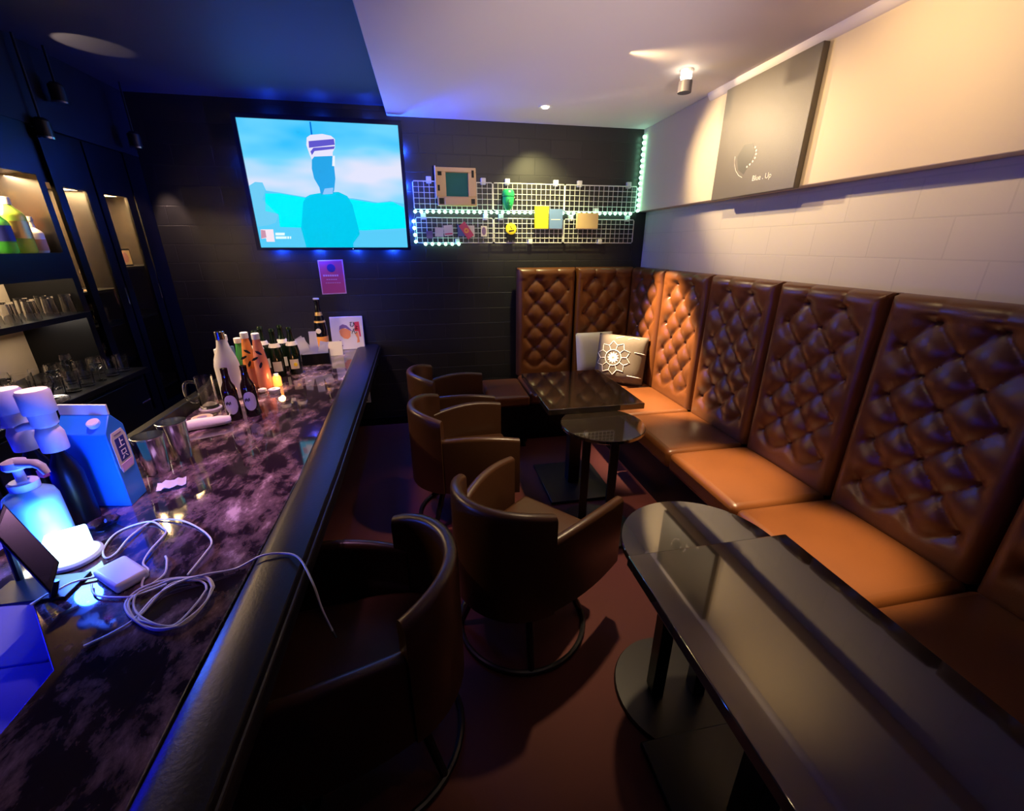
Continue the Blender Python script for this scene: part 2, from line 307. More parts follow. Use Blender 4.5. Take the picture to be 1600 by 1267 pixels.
cab = thing('display_cabinet', 'tall black display cabinet with two lit glass doors in the left corner', 'cabinet', (0, 0, 0))
CY0, CY1 = 2.842, 3.745
box('carcass_back', LX+0.005, LX+0.02, CY0, CY1, 0.0, 2.118, M['tan'], cab)
for y in (CY0, 3.20, CY1-0.03): box('upright', LX+0.02, X1-0.02, y, y+0.03, 0.0, 2.118, M['blackp'], cab)
box('top_box', LX+0.02, X1-0.02, CY0+0.03, CY1-0.03, 1.86, 2.118, M['blackp'], cab)
box('plinth', LX+0.02, X1-0.02, CY0+0.03, CY1-0.03, 0.0, 0.10, M['blackp'], cab)
for (a, b) in ((2.872, 3.20), (3.23, 3.715)):
    for z in (0.60, 0.86, 1.10, 1.30 if a < 3 else 1.42): box('shelf', LX+0.02, X1-0.03, a, b, z-0.016, z, M['blackp'], cab)
for (a, b) in ((2.90, 3.20), (3.215, 3.56)):
    bm = bmesh.new(); ay, by = a, b
    for (p, q, r, s) in ((ay, by, 1.845, 2.11), (ay, by, 0.11, 0.50), (ay, ay+0.055, 0.50, 1.845), (by-0.075, by, 0.50, 1.845)): bx(bm, X1-0.02, X1, p, q, r, s)
    d = mesh_obj('door', bm, M['blackp'], cab)
    box('pane', X1-0.013, X1-0.008, ay+0.055, by-0.075, 0.50, 1.845, M['glass'], d)
    tube('handle', [(X1+0.02, by-0.04, 1.20), (X1+0.02, by-0.04, 1.30)], 0.006, M['chrome'], d)
    yy = (a+b)/2 + (0.04 if a < 3 else 0.11)
    box('light_strip', LX+0.021, LX+0.03, yy-0.008, yy+0.008, 1.45, 1.83, M['amber'], cab)
    lamp('AREA', 'cabinet_light', (-2.06, (a+b)/2, 1.85), (1.0, 0.64, 0.28), 34.0, (-2.08, (a+b)/2, 1.0), shape='RECTANGLE', size=0.2, size_y=0.2)
box('corner_filler', X1-0.02, X1, 3.575, CY1, 0.0, 2.118, M['blackp'], cab)

# bottles in the lit bay
def simple_bottle(name, label, x, y, z, r, h, m, capm, cat='bottle', group=None, neck=0.36, lab=None):
    t = thing(name, label, cat, (x, y, z), 0, group)
    hb = h*(1-neck)
    lathe('body', [(r*0.9, 0), (r, 0.008), (r, hb*0.86), (r*0.86, hb*0.95), (r*0.42, hb*1.10), (r*0.34, h*0.90)], m, t)
    lathe('cap', [(r*0.42, h*0.88), (r*0.42, h), (r*0.38, h+0.003)], capm, t, 16)
    if lab: lathe('paper_label', [(r*1.015, hb*lab[1]), (r*1.015, hb*lab[2])], lab[0], t, 24, capb=False, capt=False)
    return t
G = 'bottles in the lit bay'
ZB = 1.515
simple_bottle('liquor_bottle', 'stout lime green bottle with pale cap in the lit bay', -1.965, 2.645, ZB, 0.056, 0.25, M['lime'], M['paper'], lab=(M['gold'], 0.35, 0.75), neck=0.22)
simple_bottle('liquor_bottle', 'green bottle with blue label left of the lime green one', -1.95, 2.545, ZB, 0.040, 0.24, M['green_liq'], M['gold'], lab=(M['navy'], 0.35, 0.8))
simple_bottle('liquor_bottle', 'tall amber bottle with orange top behind the lime green bottle', -2.07, 2.625, ZB, 0.042, 0.30, M['orange_liq'], M['orange_label'], neck=0.3)
simple_bottle('liquor_bottle', 'amber bottle with gold stopper right of the lime green bottle', -2.09, 2.735, ZB, 0.040, 0.29, M['orange_liq'], M['gold'])
simple_bottle('liquor_bottle', 'clear bottle with pinkish label beside the dark end panel', -1.965, 2.748, ZB, 0.036, 0.17, M['frosted'], M['grey_label'], lab=(M['skin'], 0.1, 0.6))
simple_bottle('liquor_bottle', 'short dark bottle with white cap in the back corner of the bay', -2.17, 2.70, ZB, 0.035, 0.22, M['brown_glass'], M['white'])
for i, y in enumerate((2.10, 2.22, 2.33, 2.44)):
    simple_bottle('liquor_bottle', ('pale green bottle', 'clear bottle', 'brown bottle', 'emerald bottle')[i] + ' further along the lit bay towards the viewer', -2.05, y, ZB, 0.038, 0.25+0.02*(i % 2), (M['lime'], M['frosted'], M['brown_glass'], M['green_liq'])[i], M['gold'])
ORD = ['first', 'second', 'third', 'fourth', 'fifth', 'sixth', 'seventh', 'eighth', 'ninth', 'tenth', 'eleventh', 'twelfth']
# upside-down tumblers on the glass shelf
def tumbler(label, x, y, z, r=0.030, h=0.10, group=None, inv=False):
    p = [(r*0.80, 0), (r, h), (r*0.93, h), (r*0.74, 0.010)]
    if inv: p = [(rr, h - zz) for rr, zz in p]
    o = lathe('tumbler', p, M['glass'], None, 20, capb=True, capt=True); o.location = (x, y, z)
    return tag(o, label, 'glass', group)
g0 = tumbler('first upside down tumbler from the glass cabinet on the upper glass shelf', -1.94, 2.76, 1.205, group='row of tumblers on the upper glass shelf', inv=True)
for i in range(1, 12):
    o = g0.copy(); COL.objects.link(o); o.location = (-1.94 - 0.07*(i % 2), 2.76 - 0.058*i, 1.205); o['label'] = ORD[i] + ' upside down tumbler from the glass cabinet on the upper glass shelf'
def stemglass(label, x, y, z, s=1.0, group=None):
    t = thing('wine_glass', label, 'glass', (x, y, z), 0, group)
    lathe('bowl', [(0.004, 0.075*s), (0.03*s, 0.10*s), (0.036*s, 0.13*s), (0.030*s, 0.165*s), (0.028*s, 0.165*s), (0.033*s, 0.13*s), (0.004, 0.085*s)], M['glass'], t, 18)
    lathe('stem', [(0.032*s, 0), (0.030*s, 0.004), (0.005, 0.010), (0.004, 0.078*s)], M['glass'], t, 18)
    return t
GG = 'mixed glassware on the back counter'
first = None
for i in range(18):
    rowlab = ('front', 'middle', 'rear')[i % 3] + ' row on the back counter, ' + ORD[i//3] + ' from the glass cabinet'
    x = -1.78 - 0.11*(i % 3); y = 2.76 - 0.095*(i // 3) - 0.03*(i % 3)
    if i % 4 == 2:
        if first is None: first = stemglass('stemmed glass in the ' + rowlab, x, y, 0.865, 0.75, 'stemmed glasses on the back counter')
        else: dup(first, (x, y, 0.865), 0, 'stemmed glass in the ' + rowlab)
    else:
        o = tumbler('clear tumbler in the ' + rowlab, x, y, 0.865, 0.036, 0.095, 'tumblers on the back counter')
t = thing('round_tray', 'round steel tray at the edge of the back counter', 'tray', (-1.79, 2.18, 0.865))
lathe('plate', [(0.07, 0), (0.11, 0.012), (0.112, 0.014), (0.07, 0.004)], M['chrome'], t, 32)
lathe('ice_bowl', [(0.05, 0.004), (0.075, 0.09), (0.071, 0.09), (0.046, 0.008)], M['glass'], t, 28)
# things in the display cabinet
t = thing('framed_photo', 'small framed photograph of a face in the right glass cabinet', 'picture frame', (-1.99, 3.43, 1.42))
box('frame', -0.01, 0.0, -0.07, 0.07, 0.0, 0.11, M['blackp'], t); box('photo_print', 0.0, 0.003, -0.06, 0.06, 0.01, 0.10, M['kraft'], t)
poly('face', [(y, z) for y, z in circ(0.0, 0.055, 0.032, 16)], M['skin'], t, 'YZ', 0.006, 0.002)
for j, (y, z) in enumerate(((2.98, 1.30), (3.06, 1.30), (3.0, 1.10), (3.08, 1.10), (3.04, 0.86), (2.97, 0.86), (3.30, 1.10), (3.40, 1.10), (3.35, 0.86), (3.42, 0.60), (3.03, 0.60))):
    where = (' nearer' if y < 3.2 else ' farther') + ' cabinet door, ' + {1.30: 'top', 1.10: 'second', 0.86: 'third', 0.60: 'lowest'}[z] + ' shelf, ' + ('left side' if j % 2 == 0 else 'right side')
    if j % 3 == 0: tumbler('clear tumbler behind the' + where, -2.0, y, z, 0.032, 0.09, 'tumblers in the glass cabinet')
    else: stemglass('stemmed glass behind the' + where, -2.0, y, z, 0.75, 'stemmed glasses in the glass cabinet')

# ------------------------------------------------------------------ banquette
def tuft_bm(W, H, D=0.10, px=0.19, pz=0.2, edge=0.05):
    nx, nz = max(20, int(W/0.0105)), int(H/0.0105); bm = bmesh.new(); g = []
    x_c = W/2
    for j in range(nz+1):
        row = []
        for i in range(nx+1):
            x = W*i/nx; z = H*j/nz
            dx = x - x_c; dz = (H - 0.085) - z
            a = dx/px; b = dz/pz
            u = a + b + 0.5; v = a - b + 0.5
            f = (((math.sin(PI*u)**2+0.012) * (math.sin(PI*v)**2+0.012))**0.25 - 0.10)
            du, dv = u - round(u), v - round(v)
            pit = math.exp(-((du*du + dv*dv)*px*px*2)/(0.016**2))
            ins = min(1.0, max(0.0, min(x, W-x) - 0.045)/0.05) * min(1.0, max(0.0, (H - z) - 0.055)/0.03) * min(1.0, max(0.0, z - 0.06)/0.05)
            # outside the buttoned field: plain padding with straight pleats running to the edge
            pl = 0.0
            if z > H - 0.085: pl = abs(math.sin(PI*(a + 0.5)))**0.4
            else: pl = 1.0
            h = ins*f + (1-ins)*(0.55 + 0.45*pl if z > H-0.085 else 0.85)
            y = 0.036*h - 0.020*pit*(1 if ins > 0.3 else 0)
            e = min(x, W-x, z+0.03, (H-z)) / edge
            if e < 1: y -= (1-math.sqrt(max(0, 1-(1-e)**2)))*0.045
            row.append(bm.verts.new((x, -y, z)))
        g.append(row)
    for j in range(nz):
        for i in range(nx): bm.faces.new((g[j][i], g[j][i+1], g[j+1][i+1], g[j+1][i]))
    # sides and back
    def back(v): return bm.verts.new((v.co.x, D-0.045, v.co.z))
    loop = g[0][:] + [g[j][nx] for j in range(1, nz+1)] + [g[nz][i] for i in range(nx-1, -1, -1)] + [g[j][0] for j in range(nz-1, 0, -1)]
    bl = [back(v) for v in loop]; n = len(loop)
    for i in range(n): bm.faces.new((loop[i], bl[i], bl[(i+1) % n], loop[(i+1) % n]))
    bm.faces.new(bl)
    pts = []
    for p in range(-40, 40):
        for q in range(-40, 40):
            u, v = p, q; a = (u+v-1)/2; b = (u-v)/2
            x = x_c + a*px; z = (H-0.085) - b*pz
            if 0.05 < x < W-0.05 and 0.10 < z < H-0.06: pts.append((x, z))
    return bm, pts
BTN = None
def bench(W, loc, rz, label, group=None, seat_d=0.51, back=True, seat=True, seat_w=None):
    """local frame: x along the bench, front faces -y; y=0 is the face of the backrest"""
    global BTN
    t = thing('banquette_bench', label, 'bench', loc, rz, group)
    if back:
        bm, pts = tuft_bm(W-0.008, 0.935)
        b = mesh_obj('backrest', bm, M['leather'], t); b.location = (0.004, 0.0, 0.44)
        if BTN is None:
            BTN = lathe_bm([(0.0085, 0), (0.0085, 0.003), (0.006, 0.0058), (0.001, 0.007)], 10)
            me = bpy.data.meshes.new('button'); bmesh.ops.rotate(BTN, verts=BTN.verts, cent=(0,0,0), matrix=Matrix.Rotation(PI/2, 3, 'X')); BTN.to_mesh(me); me.materials.append(M['leather']); BTN = me
            for p_ in me.polygons: p_.use_smooth = True
        for x, z in pts:
            o = bpy.data.objects.new('button', BTN); COL.objects.link(o); o.parent = b; o.location = (x, 0.018, z)
    if seat:
        mesh_obj('seat_cushion', cushion_bm(0.003, (seat_w or W)-0.003, -seat_d, -0.005, 0.33, 0.445, 0.014), M['leather'], t, bevel=0.030, seg=4)
        box('plinth', 0.0, (seat_w or W), -seat_d+0.07, -0.01, 0.0, 0.33, M['blackp'], t)
    return t
RB = -PI/2
ys = [(3.09, 3.63), (2.52, 3.09), (1.95, 2.52), (1.39, 1.95), (0.82, 1.39), (0.25, 0.82), (-0.32, 0.25)]
names = ['brown leather tufted bench on the right wall nearest the back corner', 'brown leather tufted bench beside the pillow under the spotlight',
         'brown leather tufted bench behind the far round table', 'brown leather tufted bench with the most brightly lit orange seat on the right wall',
         'brown leather tufted bench on the right wall next to the rounded table end', 'dark brown leather tufted bench nearest the camera at the right edge',
         'brown leather tufted bench beyond the right edge of the frame']
for (a, b), n in zip(ys[:6], names):
    bench(b-a, (1.80, b, 0), RB, n, 'benches along the right wall')
bench(0.52, (0.742, 3.63, 0), 0, 'brown leather tufted bench at the left end of the back wall', 'benches on the back wall')
bench(0.535, (1.264, 3.63, 0), 0, 'dim brown leather tufted bench on the back wall behind the pillow', 'benches on the back wall', seat=False)
t = thing('leather_stool', 'square brown leather stool left of the back wall bench', 'stool', (0.42, 3.02, 0))
mesh_obj('seat_cushion', cushion_bm(-0.02, 0.31, 0.0, 0.50, 0.36, 0.45, 0.010), M['leather'], t, bevel=0.025, seg=4)
box('base', 0.0, 0.29, 0.02, 0.48, 0.05, 0.36, M['blackp'], t)
for a in (0.02, 0.27):
    for b in (0.05, 0.45): lathe('foot', [(0.018, 0), (0.014, 0.05)], M['black'], t, 10, (a, b, 0))

# pillows
def pillow(label, loc, rot, size, m, thick=0.075):
    n = 22; bm = bmesh.new(); gs = []
    def S_(u, v, s):
        e = max(0.0, (1-u**4)*(1-v**4)); pin = 1 - 0.06*(abs(u)*abs(v))**2 if True else 1
        sx = size*(1 - 0.07*(1-abs(v)**2)*abs(u)**3) ; sz = size*(1 - 0.07*(1-abs(u)**2)*abs(v)**3)
        return Vector((u*sx*pin, s*thick*e**0.55*(1+0.10*math.sin(5*u+2*v)), v*sz*pin))
    for s in (-1, 1):
        g = [[bm.verts.new(S_(2*i/n-1, 2*j/n-1, s)) for i in range(n+1)] for j in range(n+1)]
        for j in range(n):
            for i in range(n): bm.faces.new((g[j][i], g[j][i+1], g[j+1][i+1], g[j+1][i]))
    bmesh.ops.remove_doubles(bm, verts=bm.verts, dist=0.0005)
    t = thing('throw_pillow', label, 'pillow', loc); t.rotation_euler = rot
    mesh_obj('cover', bm, m, t)
    return t, S_
t2, _ = pillow('plain white throw pillow wedged behind the patterned pillow', (1.43, 3.49, 0.655), (R(-14), 0, R(4)), 0.19, M['pillow2'], 0.06)
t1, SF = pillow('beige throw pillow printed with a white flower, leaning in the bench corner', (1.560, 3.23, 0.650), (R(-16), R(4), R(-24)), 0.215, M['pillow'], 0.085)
def on(u, v): p = SF(u, v, -1); return (p.x, p.y-0.0015, p.z)
cu, cv = -0.32, 0.02
bm = bmesh.new()
def pl_(pts, r=0.0026, closed=False):
    dense = []
    for i in range(len(pts) - (0 if closed else 1)):
        a, b = pts[i], pts[(i+1) % len(pts)]
        for k in range(4): dense.append((a[0]+(b[0]-a[0])*k/4, a[1]+(b[1]-a[1])*k/4))
    if not closed: dense.append(pts[-1])
    dense = [(max(-0.97, min(0.97, u)), max(-0.97, min(0.97, v))) for u, v in dense]
    tube_bm([on(u, v) for u, v in dense], r, 5, closed, bm)
pl_(circ(cu, cv, 0.30, 28), 0.0032, True)
for k in range(10):
    a = 2*PI*k/10 + 0.1; P_ = lambda r, an: (cu + r*math.cos(an), cv + r*math.sin(an))
    pl_([P_(0.30, a), P_(0.50, a), P_(0.66, a+PI/10), P_(0.50, a+2*PI/10)])
pl_([(0.15, 0.80), (0.35, 0.90), (0.60, 0.86)]); pl_([(0.45, 0.30), (0.95, 0.27)]); pl_([(0.30, -0.62), (0.90, -0.66)]); pl_([(-0.3, 0.80), (0.0, 0.93)])
mesh_obj('line_print', bm, M['print_w'], t1)
bm = bmesh.new()
for k in range(12):
    a = 2*PI*k/12
    for (r0, r1, wd) in ((0.02, 0.23, 0.045),):
        q = [(cu+r0*math.cos(a), cv+r0*math.sin(a)), (cu+0.15*math.cos(a-0.25), cv+0.15*math.sin(a-0.25)), (cu+r1*math.cos(a), cv+r1*math.sin(a)), (cu+0.15*math.cos(a+0.25), cv+0.15*math.sin(a+0.25))]
        vs = [bm.verts.new(Vector(on(u, v)) + Vector((0, -0.001, 0))) for u, v in q]; bm.faces.new(vs)
mesh_obj('rosette_print', bm, M['print_w'], t1, smooth=False)

# ------------------------------------------------------------------ tables
def rect_table(label, x0, x1, y0, y1, zt, th=0.035):
    t = thing('rectangular_table', label, 'table', ((x0+x1)/2, (y0+y1)/2, 0), 0, 'rectangular lounge tables')
    hx, hy = (x1-x0)/2, (y1-y0)/2
    box('tabletop', -hx, hx, -hy, hy, zt-th, zt, M['table'], t, 0.003, 2)
    box('column', -0.04, 0.04, -0.04, 0.04, 0.02, zt-th, M['black'], t, 0.004)
    box('base_plate', -hx*0.75, hx*0.75, -hy*0.7, hy*0.7, 0.0, 0.02, M['black'], t, 0.004)
    box('mounting_plate', -0.14, 0.14, -0.14, 0.14, zt-th-0.012, zt-th, M['black'], t)
    return t
def round_table(label, x, y, r, zt, rz=0, th=0.022):
    t = thing('round_table', label, 'table', (x, y, 0), rz, 'round side tables')
    lathe('tabletop', [(r-0.006, zt-th), (r, zt-th+0.004), (r, zt-0.003), (r-0.003, zt)], M['table'], t, 64)
    for dx in (-0.075, 0.075): box('upright', dx-0.022, dx+0.022, -0.03, 0.03, 0.014, zt-th, M['black'], t, 0.003)
    lathe('base_plate', [(0.215, 0), (0.22, 0.004), (0.215, 0.014)], M['black'], t, 48)
    return t
rect_table('dark rectangular table in front of the pillow corner', 0.61, 1.185, 2.09, 2.81, 0.70)
round_table('round dark marble table on two posts between chairs and bench', 0.865, 1.935, 0.222, 0.665, R(-20))
round_table('round dark table with its front half under the near rectangular table', 0.80, 0.955, 0.252, 0.660, R(-10))
rect_table('long dark glossy rectangular table in the right foreground', 0.522, 1.055, 0.20, 0.915, 0.70)

# ------------------------------------------------------------------ chairs
def wrap_bm(path, t):
    """path: list of (x, y, z_bottom, z_top); wall of thickness t with a rounded top"""
    bm = bmesh.new(); rings = []; n = len(path)
    for i, (x, y, zb, zt) in enumerate(path):
        a = path[max(0, i-1)]; b = path[min(n-1, i+1)]
        d = Vector((b[0]-a[0], b[1]-a[1], 0)).normalized(); nn = Vector((-d.y, d.x, 0))
        c = Vector((x, y, 0)); sec = [(-t/2, zb), (-t/2, zt-t*0.45)]
        for k in range(1, 6):
            an = PI - PI*k/6; sec.append((math.cos(an)*t/2, zt - t*0.45 + math.sin(an)*t*0.45))
        sec += [(t/2, zt-t*0.45), (t/2, zb)]
        rings.append([bm.verts.new(c + nn*o + Vector((0, 0, z))) for o, z in sec])
    m = len(rings[0])
    for a, b in zip(rings, rings[1:]):
        for k in range(m): bm.faces.new((a[k], a[(k+1) % m], b[(k+1) % m], b[k]))
    bm.faces.new(rings[0]); bm.faces.new(list(reversed(rings[-1])))
    return bm
def make_chair(label, loc, rz):
    t = thing('tub_chair', label, 'chair', loc, rz, 'brown leather tub chairs')
    def el(a, ax, ay): return (ax*math.cos(a), ay*math.sin(a))
    # backrest: tall rear arc
    path = []
    for k in range(17):
        a = R(112) + R(136)*k/16; x, y = el(a, 0.25, 0.238); e = abs(k-8)/8
        path.append((x - 0.02, y, 0.28, 0.738 - 0.034*e**3))
    mesh_obj('backrest', wrap_bm(path, 0.042), M['leather_dk'], t)
    for s in (1, -1):
        path = []
        for k in range(12):
            q = k/11; a = R(128 - 40*min(1, q*1.5)); 
            x = -0.150 + 0.435*q; y = 0.195 + 0.085*q**0.8 + 0.018*math.sin(PI*q)
            path.append((x, s*y, 0.28, 0.588 + 0.028*math.sin(PI*q*0.9)))
        if s < 0: path = path[::-1]
        mesh_obj('armrest', wrap_bm(path, 0.040), M['leather_dk'], t)
    bm = cushion_bm(-0.20, 0.285, -0.200, 0.200, 0.31, 0.42, 0.012)
    for v in bm.verts:                         # seat narrows to the rear to follow the tub
        if v.co.x < 0: v.co.y *= 1 - 0.20*(v.co.x/0.2)**2
    mesh_obj('seat', bm, M['leather_dk'], t, bevel=0.022, seg=3)
    lathe('seat_pan', [(0.17, 0.27), (0.19, 0.29), (0.19, 0.315)], M['black'], t, 24)
    for k in range(4):
        a = PI/4 + k*PI/2; c, s_ = math.cos(a), math.sin(a)
        tube('leg', [(0.15*c, 0.15*s_, 0.30), (0.265*c, 0.265*s_, 0.012)], [0.016, 0.013], M['black'], t, 8)
    tube('base_ring', [(0.27*math.cos(2*PI*k/40), 0.27*math.sin(2*PI*k/40), 0.012) for k in range(40)], 0.011, M['black'], t, 8, True)
    return t
ch = make_chair('brown leather tub chair nearest the back wall, beside the square stool', (0.100, 2.94, 0), R(2))
dup(ch, (0.130, 2.25, 0), R(1), 'brown leather tub chair second from the back wall')
dup(ch, (0.310, 1.385, 0), R(41), 'brown leather tub chair turned towards the round marble table')
dup(ch, (-0.257, 1.005, 0), R(186), 'brown leather tub chair pulled up to the bar rail')

# ------------------------------------------------------------------ television and back wall
TVY = 3.66
tv = thing('television', 'large wall mounted television showing a person in a cap before a cyan sky', 'television', (0, 0, 0))
box('housing', -1.235, -0.112, TVY+0.004, 3.705, 1.518, 2.392, M['black'], tv, 0.004)
box('wall_bracket', -0.85, -0.50, 3.705, BY-0.001, 1.75, 2.15, M['black'], tv)
bm = bmesh.new()
for r_ in ((-1.235, -1.207, 1.518, 2.392), (-0.137, -0.112, 1.518, 2.392), (-1.207, -0.137, 2.364, 2.392), (-1.207, -0.137, 1.518, 1.537)): bx(bm, r_[0], r_[1], TVY-0.012, TVY+0.004, r_[2], r_[3])
mesh_obj('bezel', bm, mat('tv_bezel', (0.01, 0.012, 0.03), 0.25), tv)
def sky_screen():
    m = bpy.data.materials.new('screen_sky'); m.use_nodes = True; nt = m.node_tree; N = nt.nodes; L = nt.links; b = N['Principled BSDF']
    b.inputs['Base Color'].default_value = (0.005, 0.005, 0.005, 1); b.inputs['Roughness'].default_value = 1.0; b.inputs['Specular IOR Level'].default_value = 0.0
    tc = N.new('ShaderNodeTexCoord'); mp = N.new('ShaderNodeMapping'); mp.inputs['Scale'].default_value = (1.5, 1, 4.2); mp.inputs['Rotation'].default_value = (0, -0.16, 0)
    nz = N.new('ShaderNodeTexNoise'); nz.inputs['Scale'].default_value = 1.25; nz.inputs['Detail'].default_value = 2; nz.inputs['Roughness'].default_value = 0.4
    sp = N.new('ShaderNodeSeparateXYZ'); L.new(tc.outputs['Object'], sp.inputs[0])
    def mth(op, x, y):
        n = N.new('ShaderNodeMath'); n.operation = op
        for i, q in enumerate((x, y)):
            if hasattr(q, 'links') or hasattr(q, 'node'): L.new(q, n.inputs[i])
            else: n.inputs[i].default_value = q
        return n.outputs[0]
    d = mth('MULTIPLY', mth('SUBTRACT', sp.outputs[2], mth('ADD', 2.09, mth('MULTIPLY', sp.outputs[0], 0.10))), 9.0)
    bank = mth('DIVIDE', 0.42, mth('ADD', 1.0, mth('MULTIPLY', d, d)))
    L.new(tc.outputs['Object'], mp.inputs[0]); L.new(mp.outputs[0], nz.inputs['Vector'])
    f = mth('ADD', mth('MULTIPLY', nz.outputs['Fac'], 0.95), bank)
    r = N.new('ShaderNodeValToRGB'); e = r.color_ramp.elements
    e[0].position = 0.44; e[0].color = (0.02, 0.52, 1.0, 1); e[1].position = 0.97; e[1].color = (0.78, 0.80, 0.97, 1)
    x = e.new(0.66); x.color = (0.16, 0.68, 1.0, 1)
    L.new(f, r.inputs[0]); L.new(r.outputs[0], b.inputs['Emission Color'])
    b.inputs['Emission Strength'].default_value = 1.0
    return m
box('screen', -1.207, -0.137, TVY, TVY+0.004, 1.537, 2.364, sky_screen(), tv)
def E1(n, c):
    m = emit(n, c, 1.0, (0.005, 0.005, 0.005)); b = m.node_tree.nodes['Principled BSDF']; b.inputs['Roughness'].default_value = 1.0; b.inputs['Specular IOR Level'].default_value = 0.0
    return m
Q = dict(
 cloud1=[(-1.207,2.066),(-1.062,2.053),(-0.917,2.048),(-0.80,2.105),(-0.755,2.118),(-0.75,1.967),(-0.80,1.889),(-1.019,1.905),(-1.106,1.911),(-1.122,1.94),(-1.207,1.95)],
 cloud2=[(-0.61,2.20),(-0.574,2.285),(-0.50,2.288),(-0.425,2.280),(-0.33,2.235),(-0.21,2.203),(-0.138,2.200),(-0.138,1.840),(-0.329,1.845),(-0.485,1.880),(-0.61,1.90)],
 cloud3=[(-1.046,2.189),(-0.956,2.21),(-0.79,2.226),(-0.772,2.154),(-0.843,2.138),(-0.947,2.152)],
 hills=[(-1.206,1.95),(-1.162,1.975),(-1.114,1.972),(-1.101,1.921),(-1.01,1.909),(-0.845,1.884),(-0.641,1.883),(-0.506,1.881),(-0.413,1.868),(-0.329,1.855),(-0.242,1.867),(-0.138,1.848),(-0.138,1.538),(-1.206,1.538)],
 cyan=[(-1.109,1.902),(-1.011,1.904),(-0.846,1.879),(-0.538,1.876),(-0.351,1.851),(-0.221,1.862),(-0.14,1.823),(-0.14,1.677),(-0.459,1.659),(-0.713,1.672),(-1.051,1.679),(-1.045,1.768),(-1.131,1.786)],
 bush=[(-1.203,1.95),(-1.162,1.972),(-1.114,1.97),(-1.106,1.921),(-1.136,1.863),(-1.09,1.81),(-1.047,1.758),(-1.076,1.708),(-1.13,1.69),(-1.203,1.68)],
 torso=[(-0.861,1.85),(-0.835,1.885),(-0.804,1.90),(-0.719,1.915),(-0.605,1.922),(-0.546,1.895),(-0.517,1.836),(-0.498,1.694),(-0.489,1.632),(-0.545,1.569),(-0.549,1.538),(-0.89,1.538),(-0.905,1.67)],
 neckhead=[(-0.754,2.146),(-0.613,2.155),(-0.612,2.095),(-0.615,2.01),(-0.634,1.932),(-0.648,1.908),(-0.731,1.903),(-0.734,1.949),(-0.761,2.006),(-0.767,2.071)],
 scarf=[(-0.699,1.942),(-0.637,1.95),(-0.648,1.908),(-0.718,1.903)],
 cap=[(-0.77,2.263),(-0.743,2.28),(-0.663,2.289),(-0.606,2.28),(-0.583,2.261),(-0.59,2.207),(-0.61,2.178),(-0.613,2.155),(-0.739,2.146),(-0.757,2.127),(-0.767,2.154),(-0.78,2.217)],
 cap1=[(-0.761,2.241),(-0.589,2.261),(-0.588,2.225),(-0.765,2.2)], cap2=[(-0.759,2.177),(-0.735,2.201),(-0.589,2.216),(-0.597,2.199),(-0.731,2.181),(-0.752,2.155)],
 cap3=[(-0.613,2.155),(-0.598,2.156),(-0.607,2.09),(-0.625,2.09)], pole=[(-0.738,2.359),(-0.728,2.36),(-0.729,2.281),(-0.74,2.276)],
 icon=[(-1.187,1.662),(-1.101,1.663),(-1.105,1.577),(-1.161,1.577),(-1.161,1.602),(-1.194,1.597)], iconp=[(-1.185,1.659),(-1.156,1.655),(-1.157,1.607),(-1.194,1.599)],
 bar1=[(-1.09,1.64),(-1.025,1.64),(-1.029,1.622),(-1.092,1.622)], bar2=[(-1.093,1.615),(-1.017,1.615),(-1.02,1.598),(-1.094,1.597)],
 bar3=[(-1.012,1.615),(-0.999,1.615),(-1.002,1.598),(-1.015,1.598)], bar4=[(-0.993,1.615),(-0.985,1.615),(-0.988,1.598),(-0.996,1.598)])
QC = dict(cloud1=(0.34, 0.74, 1.0), cloud2=(0.52, 0.78, 1.0), cloud3=(0.30, 0.70, 1.0), hills=(0.10, 0.62, 0.96), cyan=(0.0, 0.90, 1.0), bush=(0.16, 0.62, 0.92), torso=(0.0, 0.60, 0.86), neckhead=(0.02, 0.38, 0.80), scarf=(0.28, 0.58, 0.95),
          cap=(0.82, 0.80, 1.0), cap1=(0.12, 0.10, 0.62), cap2=(0.12, 0.10, 0.62), cap3=(0.85, 0.92, 1.0), pole=(0.0, 0.18, 0.75), icon=(0.95, 0.80, 0.90), iconp=(0.60, 0.30, 0.42), bar1=(0.8, 1.0, 1.0), bar2=(0.8, 1.0, 1.0), bar3=(0.8, 1.0, 1.0), bar4=(0.8, 1.0, 1.0))
QL = dict(cloud1=1, cloud2=1, cloud3=1, hills=2, cyan=3, bush=3, torso=4, neckhead=5, scarf=6, cap=6, cap1=7, cap2=7, cap3=6, pole=3, icon=6, iconp=7, bar1=6, bar2=6, bar3=6, bar4=6)
for k in Q:
    if not k.startswith('cloud'): poly('screen_image', Q[k], E1('screen_' + k, QC[k]), tv, 'XZ', TVY, 0.0006*QL[k])
poly('status_light', circ(-0.55, 1.527, 0.002, 8), emit('tv_led', (0.6, 0.9, 1.0), 4), tv, 'XZ', TVY-0.012, 0.001)

